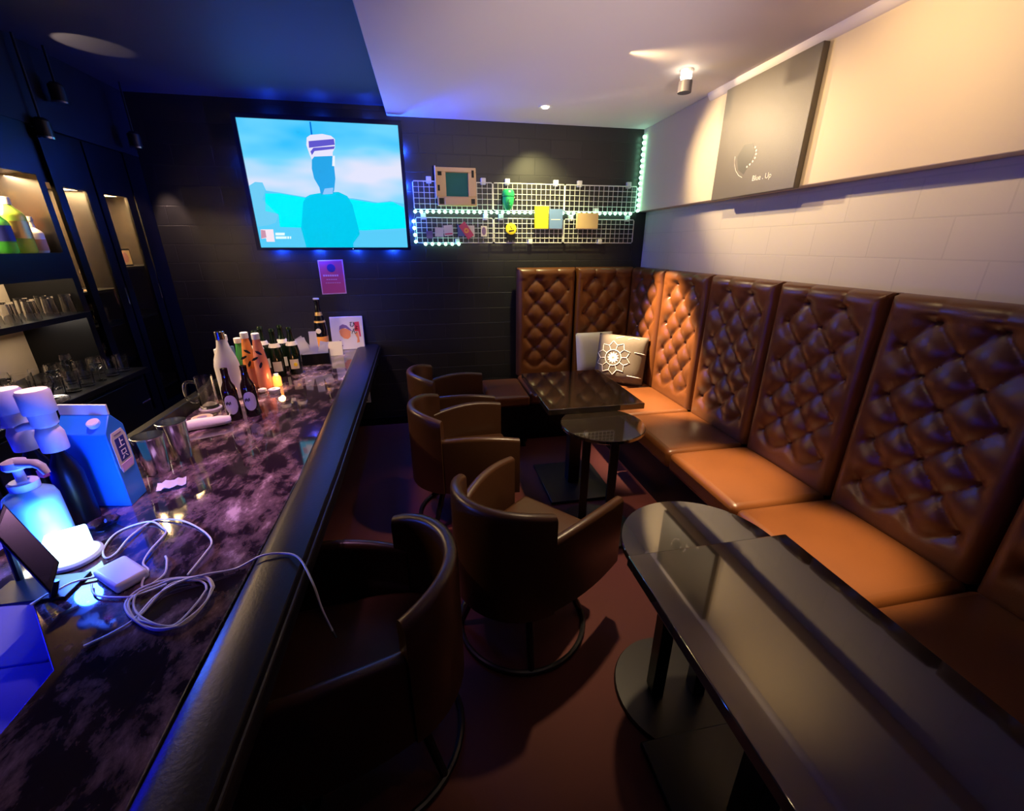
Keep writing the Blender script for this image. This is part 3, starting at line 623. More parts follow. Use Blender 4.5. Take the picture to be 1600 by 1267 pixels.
p = thing('pink_poster', 'small pink paper notice with a dark round emblem under the television', 'poster', (0, 0, 0))
poly('sheet', [(-0.846, 1.442), (-0.657, 1.446), (-0.660, 1.183), (-0.849, 1.178)], M['lilac'], p, 'XZ', BY, 0.003)
poly('print', [(-0.838, 1.434), (-0.665, 1.438), (-0.668, 1.191), (-0.841, 1.186)], M['magenta'], p, 'XZ', BY-0.003, 0.001)
poly('emblem', circ(-0.752, 1.382, 0.032, 24), M['navy'], p, 'XZ', BY-0.004, 0.001)
for z, x0, x1, h in ((1.318, -0.82, -0.69, 0.014), (1.292, -0.80, -0.71, 0.006), (1.266, -0.81, -0.69, 0.004)):
    n = int((x1-x0)/0.017)
    for k in range(n): poly('lettering', [(x0+k*0.017, z), (x0+k*0.017+0.013, z), (x0+k*0.017+0.013, z+h), (x0+k*0.017, z+h)], M['lilac'], p, 'XZ', BY-0.004, 0.0008)

ou = thing('wall_outlet', 'white wall socket low on the back wall beside the bar end', 'socket', (0, 0, 0))
box('plate', -0.655, -0.575, BY-0.010, BY, 0.225, 0.325, M['white'], ou, 0.004)
for dz in (0.252, 0.292): box('socket_hole', -0.628, -0.602, BY-0.012, BY-0.0095, dz-0.010, dz+0.010, M['black'], ou)

# wire grids
GY = 3.715
HW = None
def grid(label, x0, x1, z0, z1, nx, nz, clips_top, clips_bot):
    t = thing('wire_grid_panel', label, 'wire rack', (x0, GY, z0), 0, 'white wire grids on the back wall')
    W, H = x1-x0, z1-z0; r = 0.008
    fr = [(r, 0), (W-r, 0), (W, r), (W, H-r), (W-r, H), (r, H), (0, H-r), (0, r)]
    tube('frame', [(a, 0, b) for a, b in fr], 0.0042, M['wire'], t, 6, True)
    def tm(L, ax):
        bm = tube_bm([(0, 0, 0), (L, 0, 0)] if ax == 'x' else [(0, 0, 0), (0, 0, L)], 0.0023, 5)
        me = bpy.data.meshes.new('wire'); bm.to_mesh(me); bm.free(); me.materials.append(M['wire']); return me
    mv, mh = tm(H, 'z'), tm(W, 'x')
    for i in range(1, nx):
        o = bpy.data.objects.new('wire', mv); COL.objects.link(o); o.parent = t; o.location = (W*i/nx, 0.0, 0)
    for j in range(1, nz):
        o = bpy.data.objects.new('wire', mh); COL.objects.link(o); o.parent = t; o.location = (0, -0.003, H*j/nz)
    for c in clips_top:
        k = box('hook_clip', c-0.020, c+0.020, 0.004, BY-GY, H-0.012, H+0.035, M['white'], t, 0.004); tube('hook', [(c, 0.004, H+0.006), (c, -0.010, H+0.006), (c, -0.010, H-0.012)], 0.004, M['white'], k)
    for c in clips_bot: box('hook_clip', c-0.018, c+0.018, -0.006, BY-GY, -0.008, 0.030, M['white'], t, 0.004)
    return t
gx = [(-0.064, 0.556), (0.562, 1.155), (1.162, 1.795)]
pos = ['left', 'middle', 'right']
for k, (a, b) in enumerate(gx):
    W = b-a
    grid(('upper left wire grid holding the cardboard frame', 'upper middle wire grid holding the green head ornament', 'upper right wire grid, empty, near the corner lights')[k], a, b, 1.818, 2.016, 15, 5, (0.12*W/0.6, W-0.07), (W*0.45,) if k == 2 else ())
    grid(('lower left wire grid with small cards pinned to it', 'lower middle wire grid with the yellow badge', 'lower right wire grid with the kraft box')[k], a+0.004, b, 1.572, 1.758, 15, 5, (0.06, W-0.06), (W*0.52,))

# LED string: wire and beads
ls = thing('led_string', 'string of greenish white light beads along the wire grids and up the corner', 'string lights', (0, 0, 0))
run = []
def seg(a, b, step=0.046):
    A, B = Vector(a), Vector(b); n = max(1, int((B-A).length/step))
    for i in range(n): run.append(A + (B-A)*i/n)
seg((0.27, GY-0.012, 1.562), (-0.05, GY-0.012, 1.562)); seg((-0.072, GY-0.012, 1.58), (-0.080, GY-0.012, 1.78)); seg((-0.06, GY-0.012, 1.800), (1.795, GY-0.012, 1.806)); seg((1.812, GY-0.010, 1.83), (1.812, GY-0.005, 2.42), 0.040)
tube('cable', run, 0.0022, M['white'], ls, 5)
bead = lathe_bm([(0.003, -0.012), (0.010, -0.008), (0.013, 0), (0.010, 0.008), (0.003, 0.012)], 8); bme = bpy.data.meshes.new('bulb'); bead.to_mesh(bme); bead.free(); bme.materials.append(M['led'])
for i, p_ in enumerate(run):
    o = bpy.data.objects.new('bulb', bme); COL.objects.link(o); o.parent = ls; o.location = p_ + Vector((0, -0.004, 0.006*(-1)**i*0))

# things pinned to the grids
f = thing('cardboard_frame', 'beige cardboard box frame with a dark teal window hung on the upper left grid', 'frame', (0, 0, 0))
FYF = GY-0.006
bm = bmesh.new()
def quadx(a, b, y0, y1): bx(bm, a[0], b[0], y0, y1, a[1], b[1])
quadx((0.112, 2.076), (0.420, 2.108), FYF-0.055, FYF); quadx((0.118, 1.842), (0.423, 1.908), FYF-0.055, FYF); quadx((0.114, 1.908), (0.188, 2.076), FYF-0.055, FYF); quadx((0.360, 1.908), (0.422, 2.076), FYF-0.055, FYF)
mesh_obj('surround', bm, M['kraft'], f, bevel=0.004)
box('window', 0.186, 0.362, FYF-0.012, FYF-0.002, 1.905, 2.080, M['teal'], f)
box('side_flap', 0.106, 0.114, FYF-0.075, FYF, 1.90, 2.112, M['paper'], f)
for (a, b, c, d) in ((0.128, 0.158, 2.05, 2.078), (0.124, 0.140, 1.945, 1.985), (0.130, 0.166, 1.852, 1.895), (0.378, 0.408, 1.856, 1.892), (0.386, 0.404, 2.04, 2.09)): box('dark_cutout', a, b, FYF-0.058, FYF-0.052, c, d, M['blackp'], f)
box('front_tray', 0.172, 0.372, FYF-0.075, FYF-0.055, 1.848, 1.900, M['kraft'], f, 0.003)

g = thing('green_head_ornament', 'small shiny green head shaped ornament hung on the upper middle grid', 'ornament', (0.675, GY-0.045, 1.815))
lathe('face', [(0.012, 0), (0.030, 0.014), (0.042, 0.045), (0.048, 0.085), (0.046, 0.100)], M['green'], g, 20)
lathe('cap', [(0.050, 0.103), (0.051, 0.120), (0.046, 0.140), (0.032, 0.152), (0.004, 0.157)], M['green'], g, 20)
lathe('cap_band', [(0.044, 0.096), (0.048, 0.104)], M['blackp'], g, 20, capb=False, capt=False)
bm = bmesh.new()
for a in range(5): bx(bm, -0.007, 0.007, -0.056, -0.042, 0.052+0.006*a, 0.056+0.006*a)
mesh_obj('nose', bm, M['green'], g, bevel=0.002)
lathe('lips', [(0.012, -0.006), (0.016, 0.0), (0.012, 0.006)], M['green'], g, 12, (0, -0.030, 0.038))
for s in (-1, 1): lathe('ear', [(0.004, -0.014), (0.010, 0.0), (0.004, 0.014)], M['black'], g, 10, (s*0.052, 0.0, 0.09))
for s in (-1, 1): box('mount', s*0.02-0.004, s*0.02+0.004, 0.0, 0.045, 0.09, 0.10, M['black'], g)

b = thing('round_badge', 'round yellow badge with a dark bar on the lower middle grid', 'badge', (0.705, GY-0.008, 1.680))
bm = lathe_bm([(0.044, 0), (0.046, 0.004), (0.044, 0.012), (0.040, 0.014)], 32); bmesh.ops.rotate(bm, verts=bm.verts, cent=(0,0,0), matrix=Matrix.Rotation(PI/2, 3, 'X'))
mesh_obj('disc', bm, M['yellow'], b)
poly('dark_bar', [(-0.020, -0.014), (0.024, -0.008), (0.024, -0.016), (-0.018, -0.026)], M['blackp'], b, 'XZ', -0.014, 0.001)
poly('dark_mark', [(-0.010, 0.018), (0.000, 0.022), (-0.004, 0.012), (0.010, 0.000), (0.002, -0.002)], M['blackp'], b, 'XZ', -0.014, 0.001)
box('holder', -0.035, 0.035, -0.005, 0.004, -0.09, -0.040, M['blackp'], b)
def book(label, x0, x1, z0, z1, m, th, extra=None, cat='book'):
    t = thing('thin_book' if cat == 'book' else 'kraft_box', label, cat, (0, 0, 0)); y1 = GY-0.009
    box('cover', x0, x1, y1-th, y1, z0, z1, m, t, 0.002); box('pages' if cat == 'book' else 'inner_tray', x0+0.004, x1-0.004, y1-th+0.003, y1-0.003, z0-0.004, z1-0.004, M['paper'], t)
    if extra: poly('print', extra, M['red'] if m is M['yellow'] else M['white'], t, 'XZ', y1-th, 0.001)
    return t
book('bright yellow thin book standing on the lower middle grid', 0.902, 1.018, 1.682, 1.853, M['yellow'], 0.025, [(0.955, 1.728), (0.972, 1.718), (0.962, 1.722)])
book('pale blue thin book beside the yellow book', 1.026, 1.140, 1.682, 1.832, M['sky'], 0.022, [(1.04, 1.750), (1.12, 1.750), (1.12, 1.755), (1.04, 1.755)])
book('flat kraft box standing on the lower right grid', 1.264, 1.452, 1.684, 1.806, M['kraft'], 0.03, None, 'box')
for i, (lab, c, w_, h_, m, rot) in enumerate((('dim purple card at the left of the lower left grid', (0.040, 1.632), 0.05, 0.055, M['violet'], 0), ('cream card left of its cream twin on the lower left grid', (0.118, 1.652), 0.068, 0.070, M['paper'], 0.05), ('cream card tipped with pink beside its cream twin', (0.190, 1.664), 0.070, 0.080, M['paper'], -0.08), ('white card behind the crimson card', (0.372, 1.660), 0.06, 0.085, M['paper'], 0), ('blue card under the crimson card', (0.305, 1.664), 0.08, 0.085, M['bluec'], 0), ('crimson card set askew with an orange heart ring', (0.335, 1.664), 0.060, 0.125, M['pinkc'], -0.62), ('small white card with a dark oval', (0.478, 1.660), 0.050, 0.080, M['paper'], 0.02))):
    t = thing('small_card', lab, 'card', (c[0], GY-0.006-0.003*i, c[1])); t.rotation_euler = (0, rot, 0)
    box('sheet', -w_/2, w_/2, -0.002, 0.0, -h_/2, h_/2, m, t)
    if i == 5: poly('heart_ring', circ(0, 0.0, 0.020, 20), M['orange_label'], t, 'XZ', -0.002, 0.001); poly('heart', [(0, -0.010), (0.010, 0.003), (0.006, 0.008), (0, 0.004), (-0.006, 0.008), (-0.010, 0.003)], M['red'], t, 'XZ', -0.003, 0.001)
    if i == 6: poly('oval', [(a*0.6, b*1.1) for a, b in circ(0, 0, 0.028, 20)], M['violet'], t, 'XZ', -0.002, 0.001)
    if i == 2: poly('pink_edge', [(-0.03, -0.03), (0.03, -0.03), (0.03, -0.02), (-0.03, -0.02)], M['pinkc'], t, 'XZ', -0.002, 0.001)

# canvas on the upper wall
cv_ = thing('canvas_painting', 'large dark grey canvas with a faint outlined bust leaning on the upper wall', 'painting', (0, 0, 0))
box('canvas', SX-0.035, SX-0.002, 2.005, 2.655, 1.815, 2.398, M['canvas'], cv_, 0.003)
CXF = SX-0.035
def cp(u, v): return (2.655 - 0.65*u, 1.815 + 0.583*v)   # u: left to right as seen, v: up
def stroke(name, pts, r, m):
    tube(name, [(CXF-0.0005, *cp(u, v)) for u, v in pts], r, m, cv_, 5)
stroke('drawn_line', smooth_path([(0.26, 0.37, 0), (0.28, 0.27, 0), (0.36, 0.18, 0), (0.40, 0.16, 0)], 5) and [(0.26, 0.37), (0.27, 0.30), (0.30, 0.24), (0.35, 0.19), (0.40, 0.165)], 0.0016, M['print_w'])
for u, v in ((0.50, 0.40), (0.52, 0.37), (0.525, 0.34), (0.52, 0.31), (0.50, 0.285), (0.47, 0.265), (0.44, 0.25)):
    poly('drawn_bead', circ(*cp(u, v), 0.0055, 10), M['print_w'], cv_, 'YZ', CXF, 0.001)
poly('drawn_shade', [cp(u, v) for u, v in ((0.29, 0.36), (0.36, 0.45), (0.46, 0.44), (0.51, 0.36), (0.46, 0.26), (0.41, 0.19), (0.33, 0.24))], mat('canvas_dark', (0.05, 0.045, 0.035), 0.4), cv_, 'YZ', CXF, 0.0006)
text('lettering', 'Blue . Up', 0.038, M['print_w'], cv_, Matrix.Translation((CXF-0.001, cp(0.64, 0)[0], cp(0, 0.135)[1])) @ Matrix.Rotation(-PI/2, 4, 'Z') @ YUP)

# ceiling lamps
d = thing('recessed_downlight', 'round recessed ceiling downlight above the back corner', 'ceiling light', (0.872, 3.32, CZ))
lathe('trim_ring', [(0.028, -0.001), (0.046, -0.004), (0.046, 0.0)], M['white'], d, 28, capb=False, capt=False); lathe('bulb', [(0.001, -0.010), (0.018, -0.008), (0.026, -0.001)], M['lit'], d, 20)
d = thing('ceiling_spotlight', 'small black tilted ceiling spotlight with glowing lamp near the canvas', 'ceiling light', (1.455, 2.545, CZ))
lathe('lamp_holder', [(0.030, -0.014), (0.034, -0.010), (0.034, 0.0)], M['white'], d, 20); lathe('bulb', [(0.004, -0.050), (0.026, -0.044), (0.030, -0.030), (0.028, -0.014)], M['lit'], d, 20)
sh = lathe('shade', [(0.035, -0.105), (0.036, -0.105), (0.036, -0.052), (0.030, -0.050)], mat('grey_lamp_shade', (0.10, 0.095, 0.12), 0.5), d, 24)
for lab, (x, y, z) in (('small chrome rimmed spotlight on the dark bulkhead over the lit bottle bay', (-1.87, 2.91, 2.11)), ('black and chrome spotlight hanging from the dark ceiling over the bar', (-1.84, 3.05, 2.30)), ('small chrome rimmed spotlight near the back corner over the glass cabinet', (-1.80, 3.56, 2.19))):
    d = thing('bar_spotlight', lab, 'ceiling light', (x, y, z), 0, 'spotlights over the back bar')
    lathe('shade', [(0.030, -0.045), (0.034, -0.045), (0.034, 0.03), (0.020, 0.045)], M['black'], d, 24); lathe('rim', [(0.033, -0.050), (0.0375, -0.050), (0.0375, -0.040), (0.035, -0.038)], M['chrome'], d, 24)
    tube('arm', [(0, 0, 0.045), (0, 0, DZ-z)], 0.006, M['black'], d, 8)
    lathe('lens', [(0.001, -0.043), (0.030, -0.044)], M['chrome'], d, 20)

# ------------------------------------------------------------------ things on the bar
BZ = 0.735
# glowing lamp and pump bottle
t = thing('glow_lamp', 'glowing white square lamp on a round base beside the pump bottle', 'lamp', (-1.015, 1.155, BZ), R(28))
lathe('base', [(0.056, 0), (0.062, 0.004), (0.062, 0.012), (0.056, 0.018)], M['white'], t, 36)
lathe('base_glow', [(0.052, 0.0181), (0.050, 0.021)], M['cyan_glow'], t, 36)
box('light_block', -0.042, 0.042, -0.030, 0.030, 0.021, 0.085, M['cyan_glow'], t, 0.006)
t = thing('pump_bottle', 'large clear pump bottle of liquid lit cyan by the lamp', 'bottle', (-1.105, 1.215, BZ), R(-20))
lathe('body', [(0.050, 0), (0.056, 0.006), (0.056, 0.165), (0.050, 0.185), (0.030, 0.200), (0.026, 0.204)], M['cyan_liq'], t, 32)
lathe('collar', [(0.030, 0.202), (0.031, 0.222), (0.026, 0.226)], M['white'], t, 24)
lathe('pump_stem', [(0.011, 0.226), (0.010, 0.262)], M['white'], t, 16)
bm = bmesh.new(); lathe_bm([(0.022, 0.262), (0.026, 0.268), (0.024, 0.284), (0.014, 0.289)], 20, bm); tube_bm([(0.01, 0, 0.278), (0.07, 0, 0.284), (0.088, 0, 0.276), (0.096, 0, 0.256)], [0.013, 0.011, 0.010, 0.008], 10, False, bm)
mesh_obj('pump_head', bm, M['white'], t)
box('red_tab', 0.074, 0.092, -0.007, 0.007, 0.246, 0.266, M['red'], t)
# pourer bottles
def pourer(label, x, y, rz):
    t = thing('dispenser_bottle', label, 'bottle', (x, y, BZ), rz, 'bottles with white measuring pourers'); t.scale = (0.96, 0.96, 1.10)
    lathe('bottle', [(0.036, 0), (0.039, 0.005), (0.039, 0.150), (0.030, 0.185), (0.016, 0.215), (0.015, 0.235)], M['blackp'], t, 24)
    lathe('lower_cup', [(0.031, 0.225), (0.032, 0.230), (0.033, 0.272), (0.026, 0.290), (0.022, 0.293)], M['white'], t, 28)
    lathe('middle_collar', [(0.022, 0.293), (0.030, 0.300), (0.031, 0.330), (0.028, 0.333)], M['white'], t, 28)
    lathe('top_cap', [(0.037, 0.333), (0.0385, 0.336), (0.0385, 0.388), (0.034, 0.395)], M['white'], t, 28)
    tube('spout', [(-0.02, 0, 0.300), (-0.045, 0, 0.301), (-0.064, 0, 0.296)], [0.011, 0.010, 0.008], M['white'], t, 10)
    return t
pourer('dark bottle with white plastic measuring pourer beside the blue carton', -1.120, 1.362, R(20))
pourer('dark bottle with white plastic measuring pourer at the left edge of the frame', -1.207, 1.385, R(20))
# carton
t = thing('drink_carton', 'tall blue gable top drink carton with a printed label on the bar', 'carton', (-1.022, 1.415, BZ), 0)
ux, uy = Vector((-0.152, 0.030, 0)), Vector((-0.008, 0.098, 0))
bm = bmesh.new(); H1, H2 = 0.262, 0.315
b0 = [bm.verts.new(p) for p in (Vector((0,0,0)), ux, ux+uy, uy)]; b1 = [bm.verts.new(Vector((0,0,H1))+p) for p in (Vector((0,0,0)), ux, ux+uy, uy)]
r0 = bm.verts.new(uy*0.5 + Vector((0,0,H2))); r1 = bm.verts.new(ux + uy*0.5 + Vector((0,0,H2)))
bm.faces.new(list(reversed(b0)))
for i in range(4): bm.faces.new((b0[i], b0[(i+1)%4], b1[(i+1)%4], b1[i]))
bm.faces.new((b1[0], b1[1], r1, r0)); bm.faces.new((b1[2], b1[3], r0, r1)); bm.faces.new((b1[3], b1[0], r0)); bm.faces.new((b1[1], b1[2], r1))
mesh_obj('body', bm, M['carton'], t, bevel=0.003)
bm = bmesh.new(); e = uy.normalized()*0.004
vs = [bm.verts.new(p) for p in (uy*0.5-e+Vector((0,0,H2-0.003)), ux+uy*0.5-e+Vector((0,0,H2-0.003)), ux+uy*0.5-e+Vector((0,0,H2+0.030)), uy*0.5-e+Vector((0,0,H2+0.030)))]; vs2 = [bm.verts.new(v.co + 2*e) for v in vs]
bm.faces.new(vs); bm.faces.new(list(reversed(vs2)))
for i in range(4): bm.faces.new((vs[i], vs[(i+1)%4], vs2[(i+1)%4], vs2[i]))
mesh_obj('top_seal', bm, M['white'], t)
def cap_on(bm): return bm
o = lathe('screw_cap', [(0.017, 0), (0.017, 0.014), (0.014, 0.017)], M['white'], t, 20); o.location = uy*0.80 + ux*0.30 + Vector((0, 0, 0.280)); o.location = uy*0.25 + ux*0.25 + Vector((0, 0, 0.285)); o.rotation_euler = (0.5, 0, 0)
# label on the +X face (towards the seats): plane spanned by uy and z, offset along +x
nrm = Vector((1, 0.08, 0)).normalized()
def onface(a, b, off): p = uy*a + Vector((0, 0, b)) + nrm*off; return p
def facepoly(name, pts, m, off):
    bm = bmesh.new(); v0 = [bm.verts.new(onface(a, b, off)) for a, b in pts]; v1 = [bm.verts.new(onface(a, b, off-0.0012)) for a, b in pts]; n = len(pts)
    bm.faces.new(v0); bm.faces.new(list(reversed(v1)))
    for i in range(n): bm.faces.new((v0[i], v0[(i+1)%n], v1[(i+1)%n], v1[i]))
    return mesh_obj(name, bm, m, t, smooth=False)
facepoly('label', [(0.18, 0.118), (0.80, 0.118), (0.90, 0.140), (0.90, 0.232), (0.78, 0.255), (0.22, 0.255), (0.10, 0.232), (0.10, 0.140)], M['paper'], 0.0022)
facepoly('label_band', [(0.18, 0.122), (0.80, 0.122), (0.82, 0.146), (0.18, 0.146)], M['lilac'], 0.0030)
facepoly('label_panel', [(0.26, 0.154), (0.76, 0.154), (0.76, 0.232), (0.26, 0.232)], M['navy'], 0.0030)
facepoly('label_stroke', [(0.3, 0.242), (0.7, 0.242), (0.7, 0.246), (0.3, 0.246)], M['violet'], 0.0030)
for ch_, zz_ in (('上', 0.211), ('只', 0.173)): text('lettering', ch_, 0.034, M['print_w'], t, Matrix.Translation(onface(0.51, zz_, 0.0036)) @ Matrix.Rotation(PI/2 + 0.08, 4, 'Z') @ YUP)
# shaker tins
for lab, x, y, h in (('stainless shaker tin right of the blue carton', -1.065, 1.655, 0.155), ('taller stainless shaker tin behind the first tin', -1.045, 1.775, 0.160)):
    t = thing('shaker_tin', lab, 'cup', (x, y, BZ), 0, 'stainless shaker tins')
    lathe('cup', [(0.036, 0), (0.038, 0.006), (0.050, h), (0.047, h), (0.034, 0.006)], M['chrome'], t, 40); lathe('rim', [(0.050, h-0.006), (0.0515, h-0.004), (0.0515, h), (0.049, h+0.001)], M['chrome'], t, 40, capb=False, capt=False)
# small glass dish, crumpled wrapper
t = thing('glass_dish', 'small faceted glass dish beside the glowing lamp', 'dish', (-1.03, 1.300, BZ)); lathe('bowl', [(0.025, 0), (0.042, 0.022), (0.039, 0.022), (0.022, 0.006)], M['glass'], t, 10); lathe('foot', [(0.028, -0.0), (0.024, 0.004)], M['glass'], t, 10)
t = thing('paper_wrapper', 'crumpled translucent paper scrap in front of the shaker tins', 'paper', (-0.955, 1.525, BZ), 0.4)
bm = bmesh.new(); bmesh.ops.create_grid(bm, x_segments=7, y_segments=5, size=0.5)
for v in bm.verts: v.co.x *= 0.085; v.co.y *= 0.060; v.co.z = 0.006 + 0.012*abs(math.sin(v.co.x*90)*math.cos(v.co.y*120)) + 0.004*random.random()
bmesh.ops.solidify(bm, geom=bm.faces[:], thickness=0.0015)
mesh_obj('sheet', bm, M['paper'], t)
# adapter and cables
t = thing('power_adapter', 'white square power adapter among loops of cable on the bar', 'adapter', (-0.838, 1.050, BZ), R(-38))
box('body', -0.062, 0.062, -0.036, 0.036, 0.0, 0.026, M['white'], t, 0.008, 3); box('plug_end', -0.072, -0.060, -0.012, 0.012, 0.007, 0.018, M['white'], t, 0.003)
CB = dict(main=[(-0.309,0.882),(-0.329,0.941),(-0.358,1.001),(-0.396,1.04),(-0.448,1.056),(-0.506,1.041),(-0.616,1.013),(-0.672,0.997),(-0.712,0.966),(-0.717,0.888),(-0.75,0.86),(-0.791,0.836)],
 loopA=[(-0.673,1.023),(-0.665,1.099),(-0.673,1.159),(-0.725,1.222),(-0.806,1.281),(-0.882,1.308),(-0.908,1.293),(-0.918,1.221),(-0.915,1.155),(-0.93,1.138),(-0.956,1.174),(-0.975,1.246),(-0.955,1.285),(-0.900,1.295),(-0.849,1.257),(-0.828,1.229),(-0.823,1.144),(-0.815,1.095),(-0.785,1.062),(-0.772,1.015),(-0.757,0.995),(-0.735,1.036),(-0.752,1.086),(-0.771,1.115)],
 coil1=[(-0.587,0.959),(-0.609,0.989),(-0.64,1.001),(-0.699,1.006),(-0.746,0.985),(-0.765,0.964),(-0.757,0.932),(-0.72,0.889),(-0.662,0.85),(-0.618,0.842),(-0.596,0.858),(-0.581,0.906)],
 coil2=[(-0.597,0.953),(-0.614,0.981),(-0.643,0.995),(-0.696,0.988),(-0.712,0.916),(-0.711,0.887),(-0.681,0.867),(-0.634,0.853),(-0.613,0.861),(-0.599,0.91)],
 left=[(-0.991,0.98),(-0.976,1.016),(-0.963,1.028),(-0.944,1.048),(-0.896,1.058)], left2=[(-0.895,1.03),(-0.856,0.985),(-0.779,0.965),(-0.741,0.975),(-0.707,0.995)])
def zz(i, x, y, base): return base + (0.004*math.sin(i*1.7)+0.004 if x < -0.55 else 0)
cbl = thing('white_cable', 'thin pale cable looping round the adapter and coiled on the stone', 'cable', (0, 0, 0))
tube('loop', smooth_path([(x, y, 0.7395+0.004*(i % 3 == 1)) for i, (x, y) in enumerate(CB['loopA'])], 5), 0.0026, M['white'], cbl)
c1 = CB['coil1']; c2 = CB['coil2']
for dx, dy, s, src in ((0, 0, 1.0, c1), (0.004, 0.006, 0.97, c1), (0, 0, 1.0, c2), (-0.006, 0.004, 1.04, c1)):
    P_ = [(-0.67+(x+0.67)*s+dx, 0.925+(y-0.925)*s+dy, 0.7395+0.005*((i+int(s*50)) % 3)/2) for i, (x, y) in enumerate(src)]
    P_ = P_ + [P_[0]]; P_ = smooth_path(P_, 5)[:-1]
    tube('coil', P_, 0.0026, M['paper'], cbl, 6, True)
tube('lead', smooth_path([(x, y, 0.742) for x, y in CB['left2']], 5), 0.0024, M['white'], cbl)
tube('tail', smooth_path([(x, y, 0.742) for x, y in CB['left']], 5), 0.003, M['white'], cbl)
cbl2 = thing('white_cable', 'white cable running from the coil across the rail and hanging over its edge', 'cable', (0, 0, 0))
mp_ = [(-0.298, 0.872, 0.630), (-0.318, 0.888, 0.690), (-0.340, 0.925, 0.742)] + [(x, y, 0.7625) for x, y in ((-0.39, 1.005), (-0.44, 1.035), (-0.495, 1.035))] + [(-0.555, 1.020, 0.743), (-0.616, 1.006, 0.748), (-0.672, 0.990, 0.748), (-0.712, 0.955, 0.741), (-0.722, 0.888, 0.740), (-0.75, 0.855, 0.739), (-0.785, 0.830, 0.739)]
tube('cord', smooth_path(mp_, 6), 0.0028, M['white'], cbl2)
tube('plug', [(-0.298, 0.872, 0.632), (-0.292, 0.868, 0.612)], 0.0042, M['chrome'], cbl2, 8)
# tablet at the left edge
t = thing('tablet_stand', 'dark tablet propped on a stand at the left edge of the bar', 'tablet', (0, 0, 0))
A_, B_, C_ = Vector((-1.100, 1.140, 0.932)), Vector((-0.960, 1.050, 0.800)), Vector((-0.943, 0.980, 0.762)); D_ = A_ + (C_-B_)
nn = (B_-A_).cross(C_-B_).normalized(); nn = nn if nn.z > 0 else -nn
bm = bmesh.new(); v0 = [bm.verts.new(p) for p in (A_, B_, C_, D_)]; v1 = [bm.verts.new(p + nn*0.012) for p in (A_, B_, C_, D_)]
bm.faces.new(v0); bm.faces.new(list(reversed(v1)))
for i in range(4): bm.faces.new((v0[i], v0[(i+1)%4], v1[(i+1)%4], v1[i]))
mesh_obj('tablet', bm, M['blackp'], t, bevel=0.003)
cen = (A_+B_+C_+D_)/4
bm = bmesh.new(); vs = [bm.verts.new(cen + (p-cen)*0.86 + nn*0.0130) for p in (A_, B_, C_, D_)]; bm.faces.new(vs); mesh_obj('screen', bm, mat('off_screen', (0.006, 0.008, 0.03), 0.25), t)
tube('stand_leg', [tuple((A_+D_)/2 - Vector((0, 0, 0.004))), (-1.090, 1.085, 0.737)], 0.008, M['black'], t, 8); tube('stand_leg', [tuple((B_+C_)/2 - Vector((0, 0, 0.003))), (-0.962, 1.005, 0.737)], 0.008, M['black'], t, 8); box('stand_foot', -1.11, -0.93, 0.995, 1.085, 0.7352, 0.742, M['black'], t, 0.002)
# towel, coasters, mug
t = thing('rolled_towel', 'rolled white hand towel lying by the back edge of the bar', 'towel', (-1.095, 2.085, BZ), R(28))
bm = bmesh.new(); rings = []
for k in range(15):
    q = k/14; x = -0.11+0.22*q; r_ = 0.026*(0.45+0.55*math.sin(PI*min(1, 0.12+q*0.8))**0.6)
    rings.append([bm.verts.new((x, 1.25*r_*math.cos(2*PI*i/16)+0.010*math.sin(q*5), 0.024+0.95*r_*math.sin(2*PI*i/16)*(1+0.08*math.sin(i*3+k)))) for i in range(16)])
for a, b_ in zip(rings, rings[1:]):
    for i in range(16): bm.faces.new((a[i], a[(i+1)%16], b_[(i+1)%16], b_[i]))
bm.faces.new(rings[0]); bm.faces.new(list(reversed(rings[-1])))
mesh_obj('cloth', bm, M['cloth'], t)
sp_ = [(0.112, (0.003+0.0011*k)*math.cos(k*0.55), 0.026+(0.003+0.0011*k)*math.sin(k*0.55)) for k in range(16)]
tube('rolled_edge', sp_, 0.002, M['cloth'], t, 5)
t = thing('round_coaster', 'cork coaster with a pale ring lying bare beside the mug', 'coaster', (-1.165, 2.225, BZ)); lathe('pad', [(0.047, 0), (0.048, 0.004), (0.046, 0.006)], M['cork'], t, 32); lathe('ring_print', [(0.040, 0.0062), (0.043, 0.0066)], M['paper'], t, 32, capb=False, capt=False); lathe('center_print', [(0.022, 0.0061), (0.020, 0.0066)], M['violet'], t, 24)
t = thing('round_coaster', 'pale coaster under the glass mug', 'coaster', (-1.185, 2.365, BZ)); lathe('pad', [(0.052, 0), (0.053, 0.006), (0.050, 0.009)], M['paper'], t, 32); lathe('ring_print', [(0.040, 0.0092), (0.043, 0.0096)], M['violet'], t, 32, capb=False, capt=False)
t = thing('glass_mug', 'clear glass beer mug with a handle on a coaster', 'mug', (-1.185, 2.365, BZ+0.010), R(205))
lathe('body', [(0.040, 0), (0.043, 0.006), (0.040, 0.04), (0.042, 0.170), (0.039, 0.170), (0.036, 0.04), (0.034, 0.016)], M['glass'], t, 32)
tube('handle', smooth_path([(0.040, 0, 0.145), (0.075, 0, 0.150), (0.088, 0, 0.115), (0.085, 0, 0.065), (0.060, 0, 0.040), (0.041, 0, 0.045)], 4), 0.0075, M['glass'], t, 10)
